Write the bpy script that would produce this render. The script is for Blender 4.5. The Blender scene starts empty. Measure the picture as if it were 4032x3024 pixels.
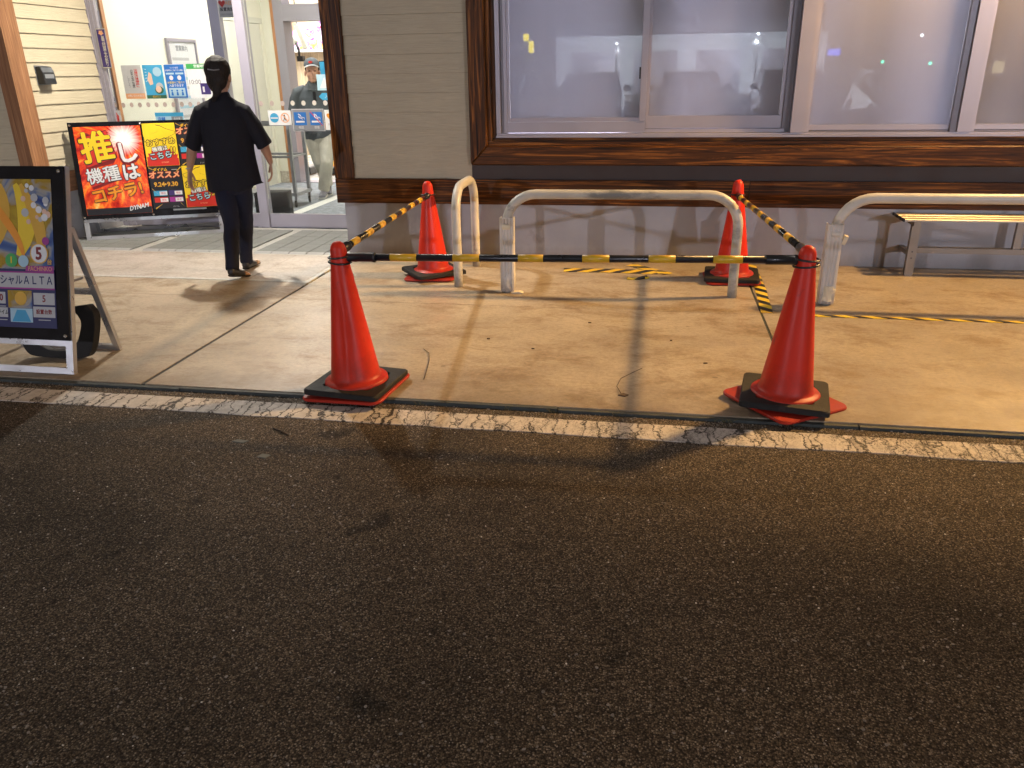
import bpy, bmesh, math, random
from mathutils import Vector, Matrix, Euler, noise
R = math.radians
random.seed(7)
sc = bpy.context.scene
COL = sc.collection

# ------------------------------------------------------------------ camera
cam_d = bpy.data.cameras.new('camera')
cam = bpy.data.objects.new('camera', cam_d)
COL.objects.link(cam)
cam_d.sensor_fit = 'HORIZONTAL'
cam_d.sensor_width = 36.0
cam_d.lens = 36.0 * 3080.0 / 4032.0
cam_d.clip_start = 0.05
cam_d.clip_end = 400
_p, _r, _y = R(21.73), R(-0.985), R(-10.41)
_f = Vector((math.sin(_y) * math.cos(_p), math.cos(_y) * math.cos(_p), -math.sin(_p)))
_rt = Vector((math.cos(_y), -math.sin(_y), 0))
_u = _rt.cross(_f)
_r2 = _rt * math.cos(_r) + _u * math.sin(_r)
_u2 = -_rt * math.sin(_r) + _u * math.cos(_r)
_m = Matrix((_r2, _u2, -_f)).transposed().to_4x4()
_m.translation = Vector((0, 0, 1.42))
cam.matrix_world = _m
sc.camera = cam

# ------------------------------------------------------------------ world, sun, exposure
world = bpy.data.worlds.new('World')
sc.world = world
world.use_nodes = True
wn = world.node_tree
sky = wn.nodes.new('ShaderNodeTexSky')
sky.sky_type = 'NISHITA'
sky.sun_disc = False
sky.sun_elevation = R(-4)
sky.sun_rotation = R(200)
wbg = wn.nodes['Background']
smix = wn.nodes.new('ShaderNodeMix')                # lamp glow on the low night cloud over a nearly dark sky
smix.data_type = 'RGBA'
smix.inputs[0].default_value = 0.96
smix.inputs[7].default_value = (1.0, 0.80, 0.60, 1)
wn.links.new(sky.outputs[0], smix.inputs[6])
wn.links.new(smix.outputs[2], wbg.inputs[0])
wbg.inputs[1].default_value = 0.155
sun_d = bpy.data.lights.new('moonlight', 'SUN')
sun_d.energy = 0.012
sun_d.angle = R(0.5)
sun_d.color = (0.8, 0.88, 1.0)
sun = bpy.data.objects.new('moonlight', sun_d)
COL.objects.link(sun)
sun.rotation_euler = (R(48), 0, R(-20))
sc.view_settings.view_transform = 'Standard'
sc.view_settings.look = 'None'
sc.view_settings.exposure = 0.0
sc.view_settings.gamma = 1.0
sc.view_settings.use_curve_mapping = False
sc.render.engine = 'CYCLES'
sc.cycles.use_denoising = True
sc.cycles.max_bounces = 8
sc.cycles.diffuse_bounces = 4
sc.cycles.glossy_bounces = 4
sc.cycles.transparent_max_bounces = 16
sc.cycles.sample_clamp_indirect = 4.0
ORANGE = (1.0, 0.58, 0.20)
COOL = (0.86, 0.86, 1.0)
W_ORANGE, W_VESTIBULE, W_HALL, W_SOFFIT, W_POLE, W_ROOM = 580, 33, 120, 640, 10500, 2500

# ------------------------------------------------------------------ node materials
def mat_new(name):
    m = bpy.data.materials.new(name)
    m.use_nodes = True
    nt = m.node_tree
    return m, nt, nt.nodes, nt.links, nt.nodes['Principled BSDF']

def ramp(nt, fac, stops):
    r = nt.nodes.new('ShaderNodeValToRGB')
    e = r.color_ramp.elements
    while len(e) < len(stops): e.new(0.5)
    for i, (p, c) in enumerate(stops):
        e[i].position = p
        e[i].color = (c[0], c[1], c[2], 1) if not isinstance(c, (int, float)) else (c, c, c, 1)
    if fac is not None: nt.links.new(fac, r.inputs[0])
    return r.outputs[0]

def coords(nt, scale=(1, 1, 1), loc=(0, 0, 0), rot=(0, 0, 0), kind='Object'):
    t = nt.nodes.new('ShaderNodeTexCoord')
    mp = nt.nodes.new('ShaderNodeMapping')
    mp.inputs['Scale'].default_value = scale
    mp.inputs['Location'].default_value = loc
    mp.inputs['Rotation'].default_value = rot
    nt.links.new(t.outputs[kind], mp.inputs[0])
    return mp.outputs[0]

def nz(nt, vec, scale, detail=4, rough=0.55, dist=0.0):
    n = nt.nodes.new('ShaderNodeTexNoise')
    n.inputs['Scale'].default_value = scale
    n.inputs['Detail'].default_value = detail
    n.inputs['Roughness'].default_value = rough
    n.inputs['Distortion'].default_value = dist
    nt.links.new(vec, n.inputs['Vector'])
    return n.outputs[0]

def mixc(nt, fac, a, b, mode='MIX'):
    n = nt.nodes.new('ShaderNodeMix')
    n.data_type = 'RGBA'
    n.blend_type = mode
    for i, v in ((0, fac), (6, a), (7, b)):
        if isinstance(v, (int, float)): n.inputs[i].default_value = v
        elif isinstance(v, tuple): n.inputs[i].default_value = (v[0], v[1], v[2], 1)
        else: nt.links.new(v, n.inputs[i])
    return n.outputs[2]

def math_n(nt, op, a, b=None):
    n = nt.nodes.new('ShaderNodeMath')
    n.operation = op
    for i, v in ((0, a), (1, b)):
        if v is None: continue
        if isinstance(v, (int, float)): n.inputs[i].default_value = v
        else: nt.links.new(v, n.inputs[i])
    return n.outputs[0]

def bumpn(nt, h, strength, dist, bsdf):
    b = nt.nodes.new('ShaderNodeBump')
    b.inputs['Strength'].default_value = strength
    b.inputs['Distance'].default_value = dist
    nt.links.new(h, b.inputs['Height'])
    nt.links.new(b.outputs[0], bsdf.inputs['Normal'])

def pbr(name, col, rough=0.5, metal=0.0, spec=0.5, var=0.15, vscale=6.0, stretch=(1, 1, 1), bump=0.0, bscale=60.0, bstretch=None, dirt=None, coat=0.0, rvar=0.1):
    m, nt, N, L, b = mat_new(name)
    v = coords(nt, stretch)
    n1 = nz(nt, v, vscale, 5)
    dark = tuple(c * (1 - var) for c in col); lite = tuple(min(1, c * (1 + var)) for c in col)
    c = ramp(nt, n1, [(0.3, dark), (0.7, lite)])
    if dirt:
        n2 = nz(nt, coords(nt, stretch, (3, 1, 7)), dirt[1], 6, 0.65)
        f = ramp(nt, n2, [(dirt[2], 0.0), (min(1, dirt[2] + 0.12), 1.0)])
        c = mixc(nt, f, c, dirt[0])
    L.new(c, b.inputs['Base Color'])
    b.inputs['Metallic'].default_value = metal
    b.inputs['Specular IOR Level'].default_value = spec
    b.inputs['Coat Weight'].default_value = coat
    rr = ramp(nt, n1, [(0.3, max(0.02, rough - rvar)), (0.7, min(1, rough + rvar))])
    L.new(rr, b.inputs['Roughness'])
    if bump:
        h = nz(nt, coords(nt, bstretch or stretch), bscale, 4, 0.6)
        bumpn(nt, h, bump, 0.01, b)
    return m

def glow(name, col, strength):
    m, nt, N, L, b = mat_new(name)
    b.inputs['Base Color'].default_value = (col[0] * 0.6, col[1] * 0.6, col[2] * 0.6, 1)
    b.inputs['Emission Color'].default_value = (*col, 1)
    b.inputs['Emission Strength'].default_value = strength  # black band printed along the poster's foot
    return m

def flatc(name, col, rough=0.45):
    m, nt, N, L, b = mat_new(name)
    n = nz(nt, coords(nt), 30, 2)
    L.new(ramp(nt, n, [(0.3, tuple(c * 0.93 for c in col)), (0.7, col)]), b.inputs['Base Color'])
    b.inputs['Roughness'].default_value = rough
    tl = N.new('ShaderNodeBsdfTranslucent'); tl.inputs[0].default_value = (*[c ** 0.8 for c in col], 1)
    mx = N.new('ShaderNodeMixShader'); mx.inputs[0].default_value = 0.30
    L.new(b.outputs[0], mx.inputs[1]); L.new(tl.outputs[0], mx.inputs[2]); L.new(mx.outputs[0], N['Material Output'].inputs[0])
    return m

def glass_mat(name, tint=(0.97, 0.98, 0.98), refl=1.0):
    m, nt, N, L, b = mat_new(name)
    N.remove(b)
    tr = N.new('ShaderNodeBsdfTransparent'); tr.inputs[0].default_value = (*tint, 1)
    gl = N.new('ShaderNodeBsdfGlossy'); gl.inputs['Roughness'].default_value = 0.01
    fr = N.new('ShaderNodeFresnel'); fr.inputs[0].default_value = 1.45
    mx = N.new('ShaderNodeMixShader')
    L.new(math_n(nt, 'MULTIPLY', fr.outputs[0], refl), mx.inputs[0])
    L.new(tr.outputs[0], mx.inputs[1]); L.new(gl.outputs[0], mx.inputs[2])
    L.new(mx.outputs[0], N['Material Output'].inputs[0])
    return m

def asphalt_mat():
    m, nt, N, L, b = mat_new('asphalt')
    v = coords(nt)
    vo = N.new('ShaderNodeTexVoronoi'); vo.inputs['Scale'].default_value = 215
    vo.inputs['Randomness'].default_value = 1.0
    wob = nz(nt, v, 60, 2)
    add = N.new('ShaderNodeVectorMath'); add.operation = 'ADD'
    sc_ = N.new('ShaderNodeVectorMath'); sc_.operation = 'SCALE'; sc_.inputs['Scale'].default_value = 0.006
    comb = N.new('ShaderNodeCombineXYZ'); L.new(wob, comb.inputs[0]); L.new(nz(nt, coords(nt, loc=(5, 5, 5)), 60, 2), comb.inputs[1])
    L.new(comb.outputs[0], sc_.inputs[0]); L.new(v, add.inputs[0]); L.new(sc_.outputs[0], add.inputs[1])
    L.new(add.outputs[0], vo.inputs['Vector'])
    sep = N.new('ShaderNodeSeparateColor'); L.new(vo.outputs['Color'], sep.inputs[0])
    stone = ramp(nt, sep.outputs[0], [(0.0, (0.038, 0.026, 0.016)), (0.50, (0.100, 0.074, 0.048)), (0.86, (0.185, 0.143, 0.099)), (0.985, (0.32, 0.265, 0.20))])
    edge = ramp(nt, vo.outputs['Distance'], [(0.35, 1.0), (0.75, 0.0)])
    c = mixc(nt, edge, (0.016, 0.012, 0.009), stone)
    big = nz(nt, coords(nt, (1, 1, 1), (2, 3, 0)), 1.1, 5, 0.6)
    c = mixc(nt, 0.75, c, ramp(nt, big, [(0.3, 0.50), (0.5, 1.0), (0.7, 1.2)]), 'MULTIPLY')
    tracks = nz(nt, coords(nt, (0.18, 1.3, 1), (5, 2, 0), (0, 0, R(3))), 1.6, 5, 0.6)
    c = mixc(nt, 0.6, c, ramp(nt, tracks, [(0.35, 0.72), (0.55, 1.08)]), 'MULTIPLY')
    spots = nz(nt, coords(nt, (1, 1, 1), (9, 4, 0)), 3.3, 3, 0.5)
    c = mixc(nt, 1.0, c, ramp(nt, spots, [(0.29, 0.35), (0.345, 1.0)]), 'MULTIPLY')
    L.new(c, b.inputs['Base Color'])
    L.new(ramp(nt, sep.outputs[1], [(0.0, 0.9), (0.85, 0.8), (1.0, 0.4)]), b.inputs['Roughness'])
    b.inputs['Specular IOR Level'].default_value = 0.22
    h = mixc(nt, 0.45, edge, sep.outputs[2], 'MULTIPLY')
    fine = nz(nt, v, 260, 3, 0.7)
    hh = mixc(nt, 0.35, h, fine)
    bumpn(nt, hh, 0.7, 0.004, b)
    return m

def concrete_mat(name, c0, c1, stain, rough=0.5, sp=1.0):
    m, nt, N, L, b = mat_new(name)
    big = nz(nt, coords(nt, (0.9, 1.2, 1)), 1.7, 8, 0.68)
    c = ramp(nt, big, [(0.28, c0), (0.72, c1)])
    st = nz(nt, coords(nt, (1.0, 1.5, 1), (4, 2, 0)), 2.2, 9, 0.74, 0.3)
    c = mixc(nt, ramp(nt, st, [(0.49, 0.0), (0.64, 0.88)]), c, stain)
    fl = nz(nt, coords(nt, (9, 15, 1), (1, 8, 0)), 3.0, 6, 0.75)
    c = mixc(nt, 0.85, c, ramp(nt, fl, [(0.3, 0.72), (0.52, 1.0), (0.75, 1.22)]), 'MULTIPLY')
    grit = nz(nt, coords(nt, (1, 1, 1), (2, 6, 0)), 48, 7, 0.82)
    c = mixc(nt, 0.9, c, ramp(nt, grit, [(0.34, 0.70), (0.50, 1.0), (0.68, 1.18)]), 'MULTIPLY')
    pit = N.new('ShaderNodeTexVoronoi'); pit.inputs['Scale'].default_value = 5.5
    L.new(coords(nt, (1, 2.6, 1)), pit.inputs['Vector'])
    c = mixc(nt, ramp(nt, pit.outputs['Distance'], [(0.028, 0.75), (0.05, 0.0)]), c, tuple(x * 0.35 for x in stain))
    grain = nz(nt, coords(nt), 190, 3, 0.7)
    c = mixc(nt, 0.5, c, ramp(nt, grain, [(0.3, 0.72), (0.7, 1.15)]), 'MULTIPLY')
    sy = N.new('ShaderNodeSeparateXYZ'); L.new(coords(nt), sy.inputs[0])
    edgey = math_n(nt, 'ADD', sy.outputs[1], math_n(nt, 'MULTIPLY', math_n(nt, 'SUBTRACT', nz(nt, coords(nt, (1.2, 1.2, 1), (7, 7, 0)), 3.5, 7, 0.7), 0.5), 0.9))
    c = mixc(nt, ramp(nt, math_n(nt, 'SUBTRACT', edgey, 3.0), [(0.22, 0.60), (0.62, 0.0)]), c, tuple(x * 0.55 for x in stain))  # darker strip at the kerb: edge dirt, with the dimmer light painted in
    wally = math_n(nt, 'SUBTRACT', 6.6, edgey)
    c = mixc(nt, ramp(nt, wally, [(0.32, 0.45), (0.62, 0.0)]), c, tuple(x * 0.6 for x in stain))
    gum = N.new('ShaderNodeTexVoronoi'); gum.inputs['Scale'].default_value = 2.1
    L.new(coords(nt, (1, 1, 1), (0.3, 0.7, 0)), gum.inputs['Vector'])
    c = mixc(nt, ramp(nt, gum.outputs['Distance'], [(0.022, 0.6), (0.034, 0.0)]), c, tuple(x * 0.45 for x in stain))
    L.new(c, b.inputs['Base Color'])
    L.new(ramp(nt, st, [(0.35, rough - 0.12), (0.7, rough + 0.15)]), b.inputs['Roughness'])
    b.inputs['Specular IOR Level'].default_value = 0.5 * sp
    h = mixc(nt, 0.5, fl, grain)
    bumpn(nt, h, 0.22, 0.006, b)
    return m

def wood_mat(name, axis, dark, mid, lite, rough=0.38):
    m, nt, N, L, b = mat_new(name)
    s = {'x': (0.55, 14, 14), 'z': (14, 14, 0.55), 'y': (14, 0.55, 14)}[axis]
    s2 = {'x': (1.6, 70, 70), 'z': (70, 70, 1.6), 'y': (70, 1.6, 70)}[axis]
    g = nz(nt, coords(nt, s), 2.2, 7, 0.6, 1.6)
    f = nz(nt, coords(nt, s2), 2.0, 4, 0.6, 0.5)
    c = ramp(nt, g, [(0.32, dark), (0.53, mid), (0.76, lite)])
    c = mixc(nt, 0.7, c, ramp(nt, f, [(0.3, 0.45), (0.6, 1.1)]), 'MULTIPLY')
    wear = nz(nt, coords(nt, tuple(x * 0.5 for x in s), (3, 3, 3)), 2.0, 8, 0.75)
    c = mixc(nt, ramp(nt, wear, [(0.60, 0.0), (0.74, 0.75)]), c, tuple(min(1, x * 2.1) for x in lite))
    L.new(c, b.inputs['Base Color'])
    L.new(ramp(nt, f, [(0.2, rough), (0.8, rough + 0.25)]), b.inputs['Roughness'])
    b.inputs['Specular IOR Level'].default_value = 0.2
    bumpn(nt, f, 0.35, 0.004, b)
    return m

def siding_mat(name, col, axis):
    m, nt, N, L, b = mat_new(name)
    s = (1.6, 1.6, 34) if axis == 'x' else (1.6, 1.6, 34)
    g = nz(nt, coords(nt, s), 3.2, 5, 0.55, 1.3)
    big = nz(nt, coords(nt), 2.0, 5)
    c = ramp(nt, big, [(0.3, tuple(x * 0.9 for x in col)), (0.7, col)])
    c = mixc(nt, 0.5, c, ramp(nt, g, [(0.3, 0.78), (0.6, 1.05)]), 'MULTIPLY')
    L.new(c, b.inputs['Base Color'])
    b.inputs['Roughness'].default_value = 0.62
    bumpn(nt, g, 0.5, 0.006, b)
    return m

def line_paint_mat():
    m, nt, N, L, b = mat_new('cracked_paint')
    v = coords(nt, (15, 3.4, 1), (0, 0, 0), (0, 0, R(-17)))
    wob = nz(nt, coords(nt), 14, 4, 0.7)
    comb = N.new('ShaderNodeCombineXYZ'); L.new(wob, comb.inputs[0]); L.new(nz(nt, coords(nt, loc=(3, 9, 0)), 16, 4, 0.7), comb.inputs[1])
    sc_ = N.new('ShaderNodeVectorMath'); sc_.operation = 'SCALE'; sc_.inputs['Scale'].default_value = 1.3
    add = N.new('ShaderNodeVectorMath'); add.operation = 'ADD'
    L.new(comb.outputs[0], sc_.inputs[0]); L.new(v, add.inputs[0]); L.new(sc_.outputs[0], add.inputs[1])
    def crack(scale, w0, w1):
        vo = N.new('ShaderNodeTexVoronoi'); vo.feature = 'DISTANCE_TO_EDGE'; vo.inputs['Scale'].default_value = scale
        L.new(add.outputs[0], vo.inputs['Vector'])
        return ramp(nt, vo.outputs['Distance'], [(w0, 1.0), (w1, 0.0)])
    c1 = crack(0.95, 0.014, 0.045)
    c2 = crack(2.4, 0.014, 0.05)
    worn = nz(nt, coords(nt, (1, 1, 1), (5, 1, 0)), 2.2, 5, 0.6)
    xg = N.new('ShaderNodeSeparateXYZ'); L.new(coords(nt), xg.inputs[0])
    grad = ramp(nt, math_n(nt, 'MULTIPLY', math_n(nt, 'ADD', xg.outputs[0], 4.0), 0.14), [(0.15, 0.0), (0.9, 0.30)])
    wsum = math_n(nt, 'ADD', worn, grad)
    c2m = math_n(nt, 'MULTIPLY', c2, ramp(nt, wsum, [(0.50, 0.0), (0.78, 0.9)]))
    fine = nz(nt, coords(nt), 75, 5, 0.75)
    chips = ramp(nt, math_n(nt, 'ADD', fine, math_n(nt, 'MULTIPLY', wsum, 0.35)), [(0.80, 0.0), (0.90, 0.9)])
    mask = math_n(nt, 'MAXIMUM', math_n(nt, 'MAXIMUM', c1, c2m), chips)
    tone = nz(nt, coords(nt), 22, 5, 0.7)
    paint = ramp(nt, tone, [(0.3, (0.40, 0.355, 0.31)), (0.7, (0.60, 0.545, 0.49))])
    c = mixc(nt, mask, paint, (0.03, 0.024, 0.018))
    L.new(c, b.inputs['Base Color'])
    b.inputs['Roughness'].default_value = 0.7
    inv = math_n(nt, 'SUBTRACT', 1.0, mask)
    bumpn(nt, mixc(nt, 0.3, inv, tone), 0.8, 0.006, b)
    return m

def stripe_mat(name, ca, cb, width, slant, rough=0.4):
    m, nt, N, L, b = mat_new(name)
    t = N.new('ShaderNodeSeparateXYZ'); L.new(coords(nt), t.inputs[0])
    s = math_n(nt, 'ADD', t.outputs[0], math_n(nt, 'MULTIPLY', t.outputs[1], slant))
    fr = math_n(nt, 'FRACT', math_n(nt, 'MULTIPLY', s, 1.0 / width))
    c = mixc(nt, math_n(nt, 'GREATER_THAN', fr, 0.5), ca, cb)
    n = nz(nt, coords(nt), 26, 5, 0.7)
    c = mixc(nt, ramp(nt, n, [(0.60, 0.0), (0.72, 0.7)]), c, (0.10, 0.085, 0.06))
    L.new(c, b.inputs['Base Color'])
    b.inputs['Roughness'].default_value = rough
    return m

def burst_mat(name, centre, cols):
    m, nt, N, L, b = mat_new(name)
    v = coords(nt, loc=(-centre[0], 0, -centre[1]))
    sp = N.new('ShaderNodeSeparateXYZ'); L.new(v, sp.inputs[0])
    ang = math_n(nt, 'ARCTAN2', sp.outputs[2], sp.outputs[0])
    ln = N.new('ShaderNodeVectorMath'); ln.operation = 'LENGTH'; L.new(v, ln.inputs[0])
    cb = N.new('ShaderNodeCombineXYZ'); L.new(math_n(nt, 'MULTIPLY', ang, 5.0), cb.inputs[0]); L.new(math_n(nt, 'MULTIPLY', ln.outputs['Value'], 3.0), cb.inputs[1])
    ray = nz(nt, cb.outputs[0], 1.6, 5, 0.65)
    cl = nz(nt, coords(nt), 8, 5, 0.6, 0.8)
    f = math_n(nt, 'ADD', math_n(nt, 'MULTIPLY', ray, 0.6), math_n(nt, 'MULTIPLY', cl, 0.4))
    c = ramp(nt, f, cols)
    gl = math_n(nt, 'ADD', ln.outputs['Value'], math_n(nt, 'MULTIPLY', math_n(nt, 'SUBTRACT', 0.5, ray), 0.12))
    c = mixc(nt, ramp(nt, gl, [(0.03, 1.0), (0.15, 0.0)]), c, (0.95, 0.92, 0.90))
    L.new(c, b.inputs['Base Color'])
    b.inputs['Roughness'].default_value = 0.25
    return m

def swirl_mat(name, stops, scale=4, dist=2.5, emis=0.0):
    m, nt, N, L, b = mat_new(name)
    n = nz(nt, coords(nt), scale, 3, 0.5, dist)
    c = ramp(nt, n, stops)
    L.new(c, b.inputs['Base Color'])
    if emis:
        L.new(c, b.inputs['Emission Color']); b.inputs['Emission Strength'].default_value = emis
    b.inputs['Roughness'].default_value = 0.25
    return m

MT = {}
MT['asphalt'] = asphalt_mat()
MT['concrete'] = concrete_mat('concrete', (0.29, 0.24, 0.18), (0.47, 0.40, 0.30), (0.22, 0.155, 0.09), 0.42)
MT['concrete_pale'] = concrete_mat('pale_aggregate_concrete', (0.36, 0.32, 0.28), (0.48, 0.43, 0.38), (0.30, 0.25, 0.20), 0.5)
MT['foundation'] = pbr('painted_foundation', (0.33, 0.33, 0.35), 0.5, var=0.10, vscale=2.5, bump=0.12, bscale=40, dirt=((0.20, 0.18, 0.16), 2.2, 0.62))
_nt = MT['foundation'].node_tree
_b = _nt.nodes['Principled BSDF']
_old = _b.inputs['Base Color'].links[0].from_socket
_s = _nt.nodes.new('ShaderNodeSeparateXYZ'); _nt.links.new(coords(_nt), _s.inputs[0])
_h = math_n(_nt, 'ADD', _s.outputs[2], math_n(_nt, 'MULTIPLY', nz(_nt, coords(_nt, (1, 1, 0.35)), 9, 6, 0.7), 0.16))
_nt.links.new(mixc(_nt, ramp(_nt, _h, [(0.09, 0.45), (0.19, 0.0)]), _old, (0.15, 0.12, 0.09)), _b.inputs['Base Color'])  # brown wall foot: splash dirt, with reflected orange light painted in
MT['kerb'] = pbr('rubber_joint', (0.030, 0.036, 0.034), 0.7, var=0.4, vscale=14, bump=0.5, bscale=60, dirt=((0.10, 0.085, 0.06), 9, 0.58))
MT['paint'] = line_paint_mat()
WD, WM, WL = (0.007, 0.003, 0.001), (0.080, 0.027, 0.005), (0.42, 0.155, 0.026)
for a in 'xyz':
    MT['wood_' + a] = wood_mat('dark_stained_wood_' + a, a, WD, WM, WL)
    MT['wood_lit_' + a] = wood_mat('lit_stained_wood_' + a, a, (0.16, 0.075, 0.035), (0.24, 0.115, 0.055), (0.32, 0.165, 0.085), 0.5)  # lit copy of the stained timber, entrance light put into its colour
MT['band'] = pbr('dark_brown_panel', (0.030, 0.019, 0.017), 0.6, var=0.12, bump=0.1, bscale=120)
MT['siding'] = siding_mat('beige_siding', (0.41, 0.355, 0.25), 'x')
MT['alu'] = pbr('lavender_aluminium', (0.33, 0.31, 0.355), 0.38, metal=0.35, var=0.05, vscale=3, stretch=(1, 1, 1), rvar=0.05)
MT['alu_dark'] = pbr('shaded_aluminium', (0.16, 0.15, 0.17), 0.4, metal=0.35, var=0.08)  # darker copy of the frame aluminium, shade put into its colour
MT['silver'] = pbr('silver_sign_frame', (0.55, 0.55, 0.56), 0.32, metal=0.75, var=0.06, vscale=8)
MT['steel'] = pbr('grey_steel', (0.30, 0.31, 0.33), 0.4, metal=0.6, var=0.1)
MT['chrome'] = pbr('bright_knob', (0.75, 0.75, 0.75), 0.18, metal=1.0, var=0.02)
MT['glass'] = glass_mat('door_glass')
MT['cone'] = pbr('red_cone_plastic', (0.56, 0.026, 0.010), 0.42, spec=0.26, var=0.06, vscale=3, bump=0.05, bscale=14, dirt=((0.22, 0.032, 0.024), 8, 0.57))
MT['rubber'] = pbr('black_rubber', (0.012, 0.0115, 0.011), 0.7, spec=0.3, var=0.3, vscale=12, bump=0.2, bscale=120, dirt=((0.032, 0.028, 0.024), 7, 0.6))
MT['board'] = pbr('black_sign_board', (0.008, 0.008, 0.010), 0.14, spec=0.3, var=0.2, vscale=10, rvar=0.03)
MT['black'] = pbr('black_plastic', (0.012, 0.012, 0.014), 0.35, var=0.2, vscale=10)
MT['barblack'] = pbr('black_bar_plastic', (0.010, 0.010, 0.013), 0.32, var=0.2, vscale=14, bump=0.08, bscale=90)
MT['baryellow'] = pbr('yellow_reflective_band', (0.62, 0.36, 0.02), 0.38, var=0.1, vscale=14, dirt=((0.45, 0.25, 0.02), 20, 0.62))
MT['tape'] = stripe_mat('hazard_tape', (0.75, 0.55, 0.03), (0.012, 0.012, 0.012), 0.16, -1.0)
MT['tape_fine'] = stripe_mat('hazard_tape_flat', (0.75, 0.55, 0.03), (0.012, 0.012, 0.012), 0.16, 1.6)
MT['railpaint'] = pbr('chipped_white_paint', (0.49, 0.47, 0.42), 0.36, var=0.12, vscale=5, bump=0.12, bscale=40, dirt=((0.17, 0.17, 0.16), 9, 0.66))
MT['railworn'] = pbr('worn_rail_top', (0.40, 0.385, 0.34), 0.4, var=0.28, vscale=5, stretch=(0.35, 1, 1), bump=0.2, bscale=40, dirt=((0.15, 0.155, 0.15), 7, 0.49))
MT['whiteplastic'] = pbr('white_corrugated_plastic', (0.50, 0.48, 0.45), 0.45, var=0.08, vscale=5, dirt=((0.45, 0.40, 0.34), 6, 0.62))
MT['papertape'] = pbr('torn_paper_tape', (0.62, 0.55, 0.40), 0.7, var=0.15, bump=0.5, bscale=30)
MT['bench_alu'] = pbr('bench_aluminium', (0.40, 0.37, 0.31), 0.42, metal=0.45, var=0.06, stretch=(0.3, 4, 4), vscale=6)
MT['bench_leg'] = pbr('bench_leg_metal', (0.24, 0.215, 0.185), 0.42, metal=0.55, var=0.1)
MT['mat_tile'] = pbr('grey_rubber_mat', (0.16, 0.165, 0.155), 0.6, var=0.22, vscale=5, bump=0.8, bscale=70, dirt=((0.25, 0.25, 0.23), 30, 0.62))
MT['mat_edge'] = pbr('mat_edge_rubber', (0.30, 0.31, 0.31), 0.5, var=0.1)
MT['pave_strip'] = concrete_mat('pale_strip', (0.42, 0.41, 0.38), (0.55, 0.54, 0.50), (0.36, 0.34, 0.30), 0.45)
MT['cream'] = pbr('cream_wall', (0.74, 0.72, 0.595), 0.55, var=0.03, vscale=2)
MT['cream_dark'] = pbr('cream_panel', (0.62, 0.61, 0.52), 0.5, var=0.04)
MT['carpet'] = pbr('grey_carpet', (0.24, 0.26, 0.29), 0.9, var=0.3, vscale=14, bump=1.0, bscale=130)
MT['carpet_strip'] = pbr('pale_floor_strip', (0.66, 0.66, 0.62), 0.5, var=0.08, vscale=9)
MT['stone'] = pbr('skirting_stone', (0.46, 0.42, 0.34), 0.5, var=0.3, vscale=30)
MT['orange_trim'] = pbr('orange_brown_trim', (0.46, 0.21, 0.085), 0.5, var=0.1)
MT['hallwood'] = wood_mat('pale_hall_wood', 'z', (0.55, 0.42, 0.28), (0.66, 0.52, 0.36), (0.74, 0.60, 0.44), 0.5)
MT['halltile'] = pbr('pale_hall_floor', (0.62, 0.60, 0.57), 0.25, var=0.06, vscale=3)
MT['ceiling'] = pbr('ceiling_board', (0.75, 0.75, 0.74), 0.7, var=0.03)
MT['soffit'] = wood_mat('eave_boards', 'x', (0.10, 0.05, 0.025), (0.16, 0.08, 0.04), (0.22, 0.11, 0.055), 0.6)
MT['lamp_white'] = glow('white_lamp', (1.0, 0.98, 0.93), 9)
MT['lamp_orange'] = glow('orange_lamp', ORANGE, 14)
MT['paper'] = flatc('white_paper', (0.78, 0.78, 0.78))
MT['paper_grey'] = flatc('grey_paper', (0.52, 0.52, 0.52))
MT['ink'] = flatc('black_ink', (0.015, 0.015, 0.02))
MT['ink_grey'] = flatc('grey_ink', (0.25, 0.26, 0.28))
MT['red'] = flatc('red_print', (0.62, 0.03, 0.02))
MT['darkred'] = flatc('dark_red_print', (0.22, 0.01, 0.01))
MT['yellow'] = flatc('yellow_print', (0.86, 0.62, 0.02))
MT['gold'] = flatc('gold_print', (0.72, 0.42, 0.04))
MT['orange'] = flatc('orange_print', (0.85, 0.34, 0.02))
MT['paleorange'] = flatc('pale_orange_print', (0.78, 0.40, 0.20))
MT['blue'] = flatc('blue_print', (0.02, 0.16, 0.52))
MT['skyblue'] = flatc('sky_blue_print', (0.05, 0.36, 0.60))
MT['paleblue'] = flatc('pale_blue_print', (0.42, 0.62, 0.72))
MT['navy'] = flatc('navy_print', (0.012, 0.014, 0.10))
MT['purple'] = flatc('purple_print', (0.05, 0.03, 0.16))
MT['magenta'] = flatc('magenta_print', (0.35, 0.03, 0.26))
MT['green'] = flatc('green_print', (0.06, 0.40, 0.10))
MT['darkgreen'] = flatc('dark_green_print', (0.03, 0.12, 0.06))
MT['skinprint'] = flatc('peach_print', (0.80, 0.55, 0.40))
MT['sticker'] = flatc('beige_dot_film', (0.50, 0.40, 0.36))
MT['sticker_lit'] = flatc('beige_dot_film_lit', (0.66, 0.62, 0.56))  # lit copy of the beige film, light put into its colour

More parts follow.
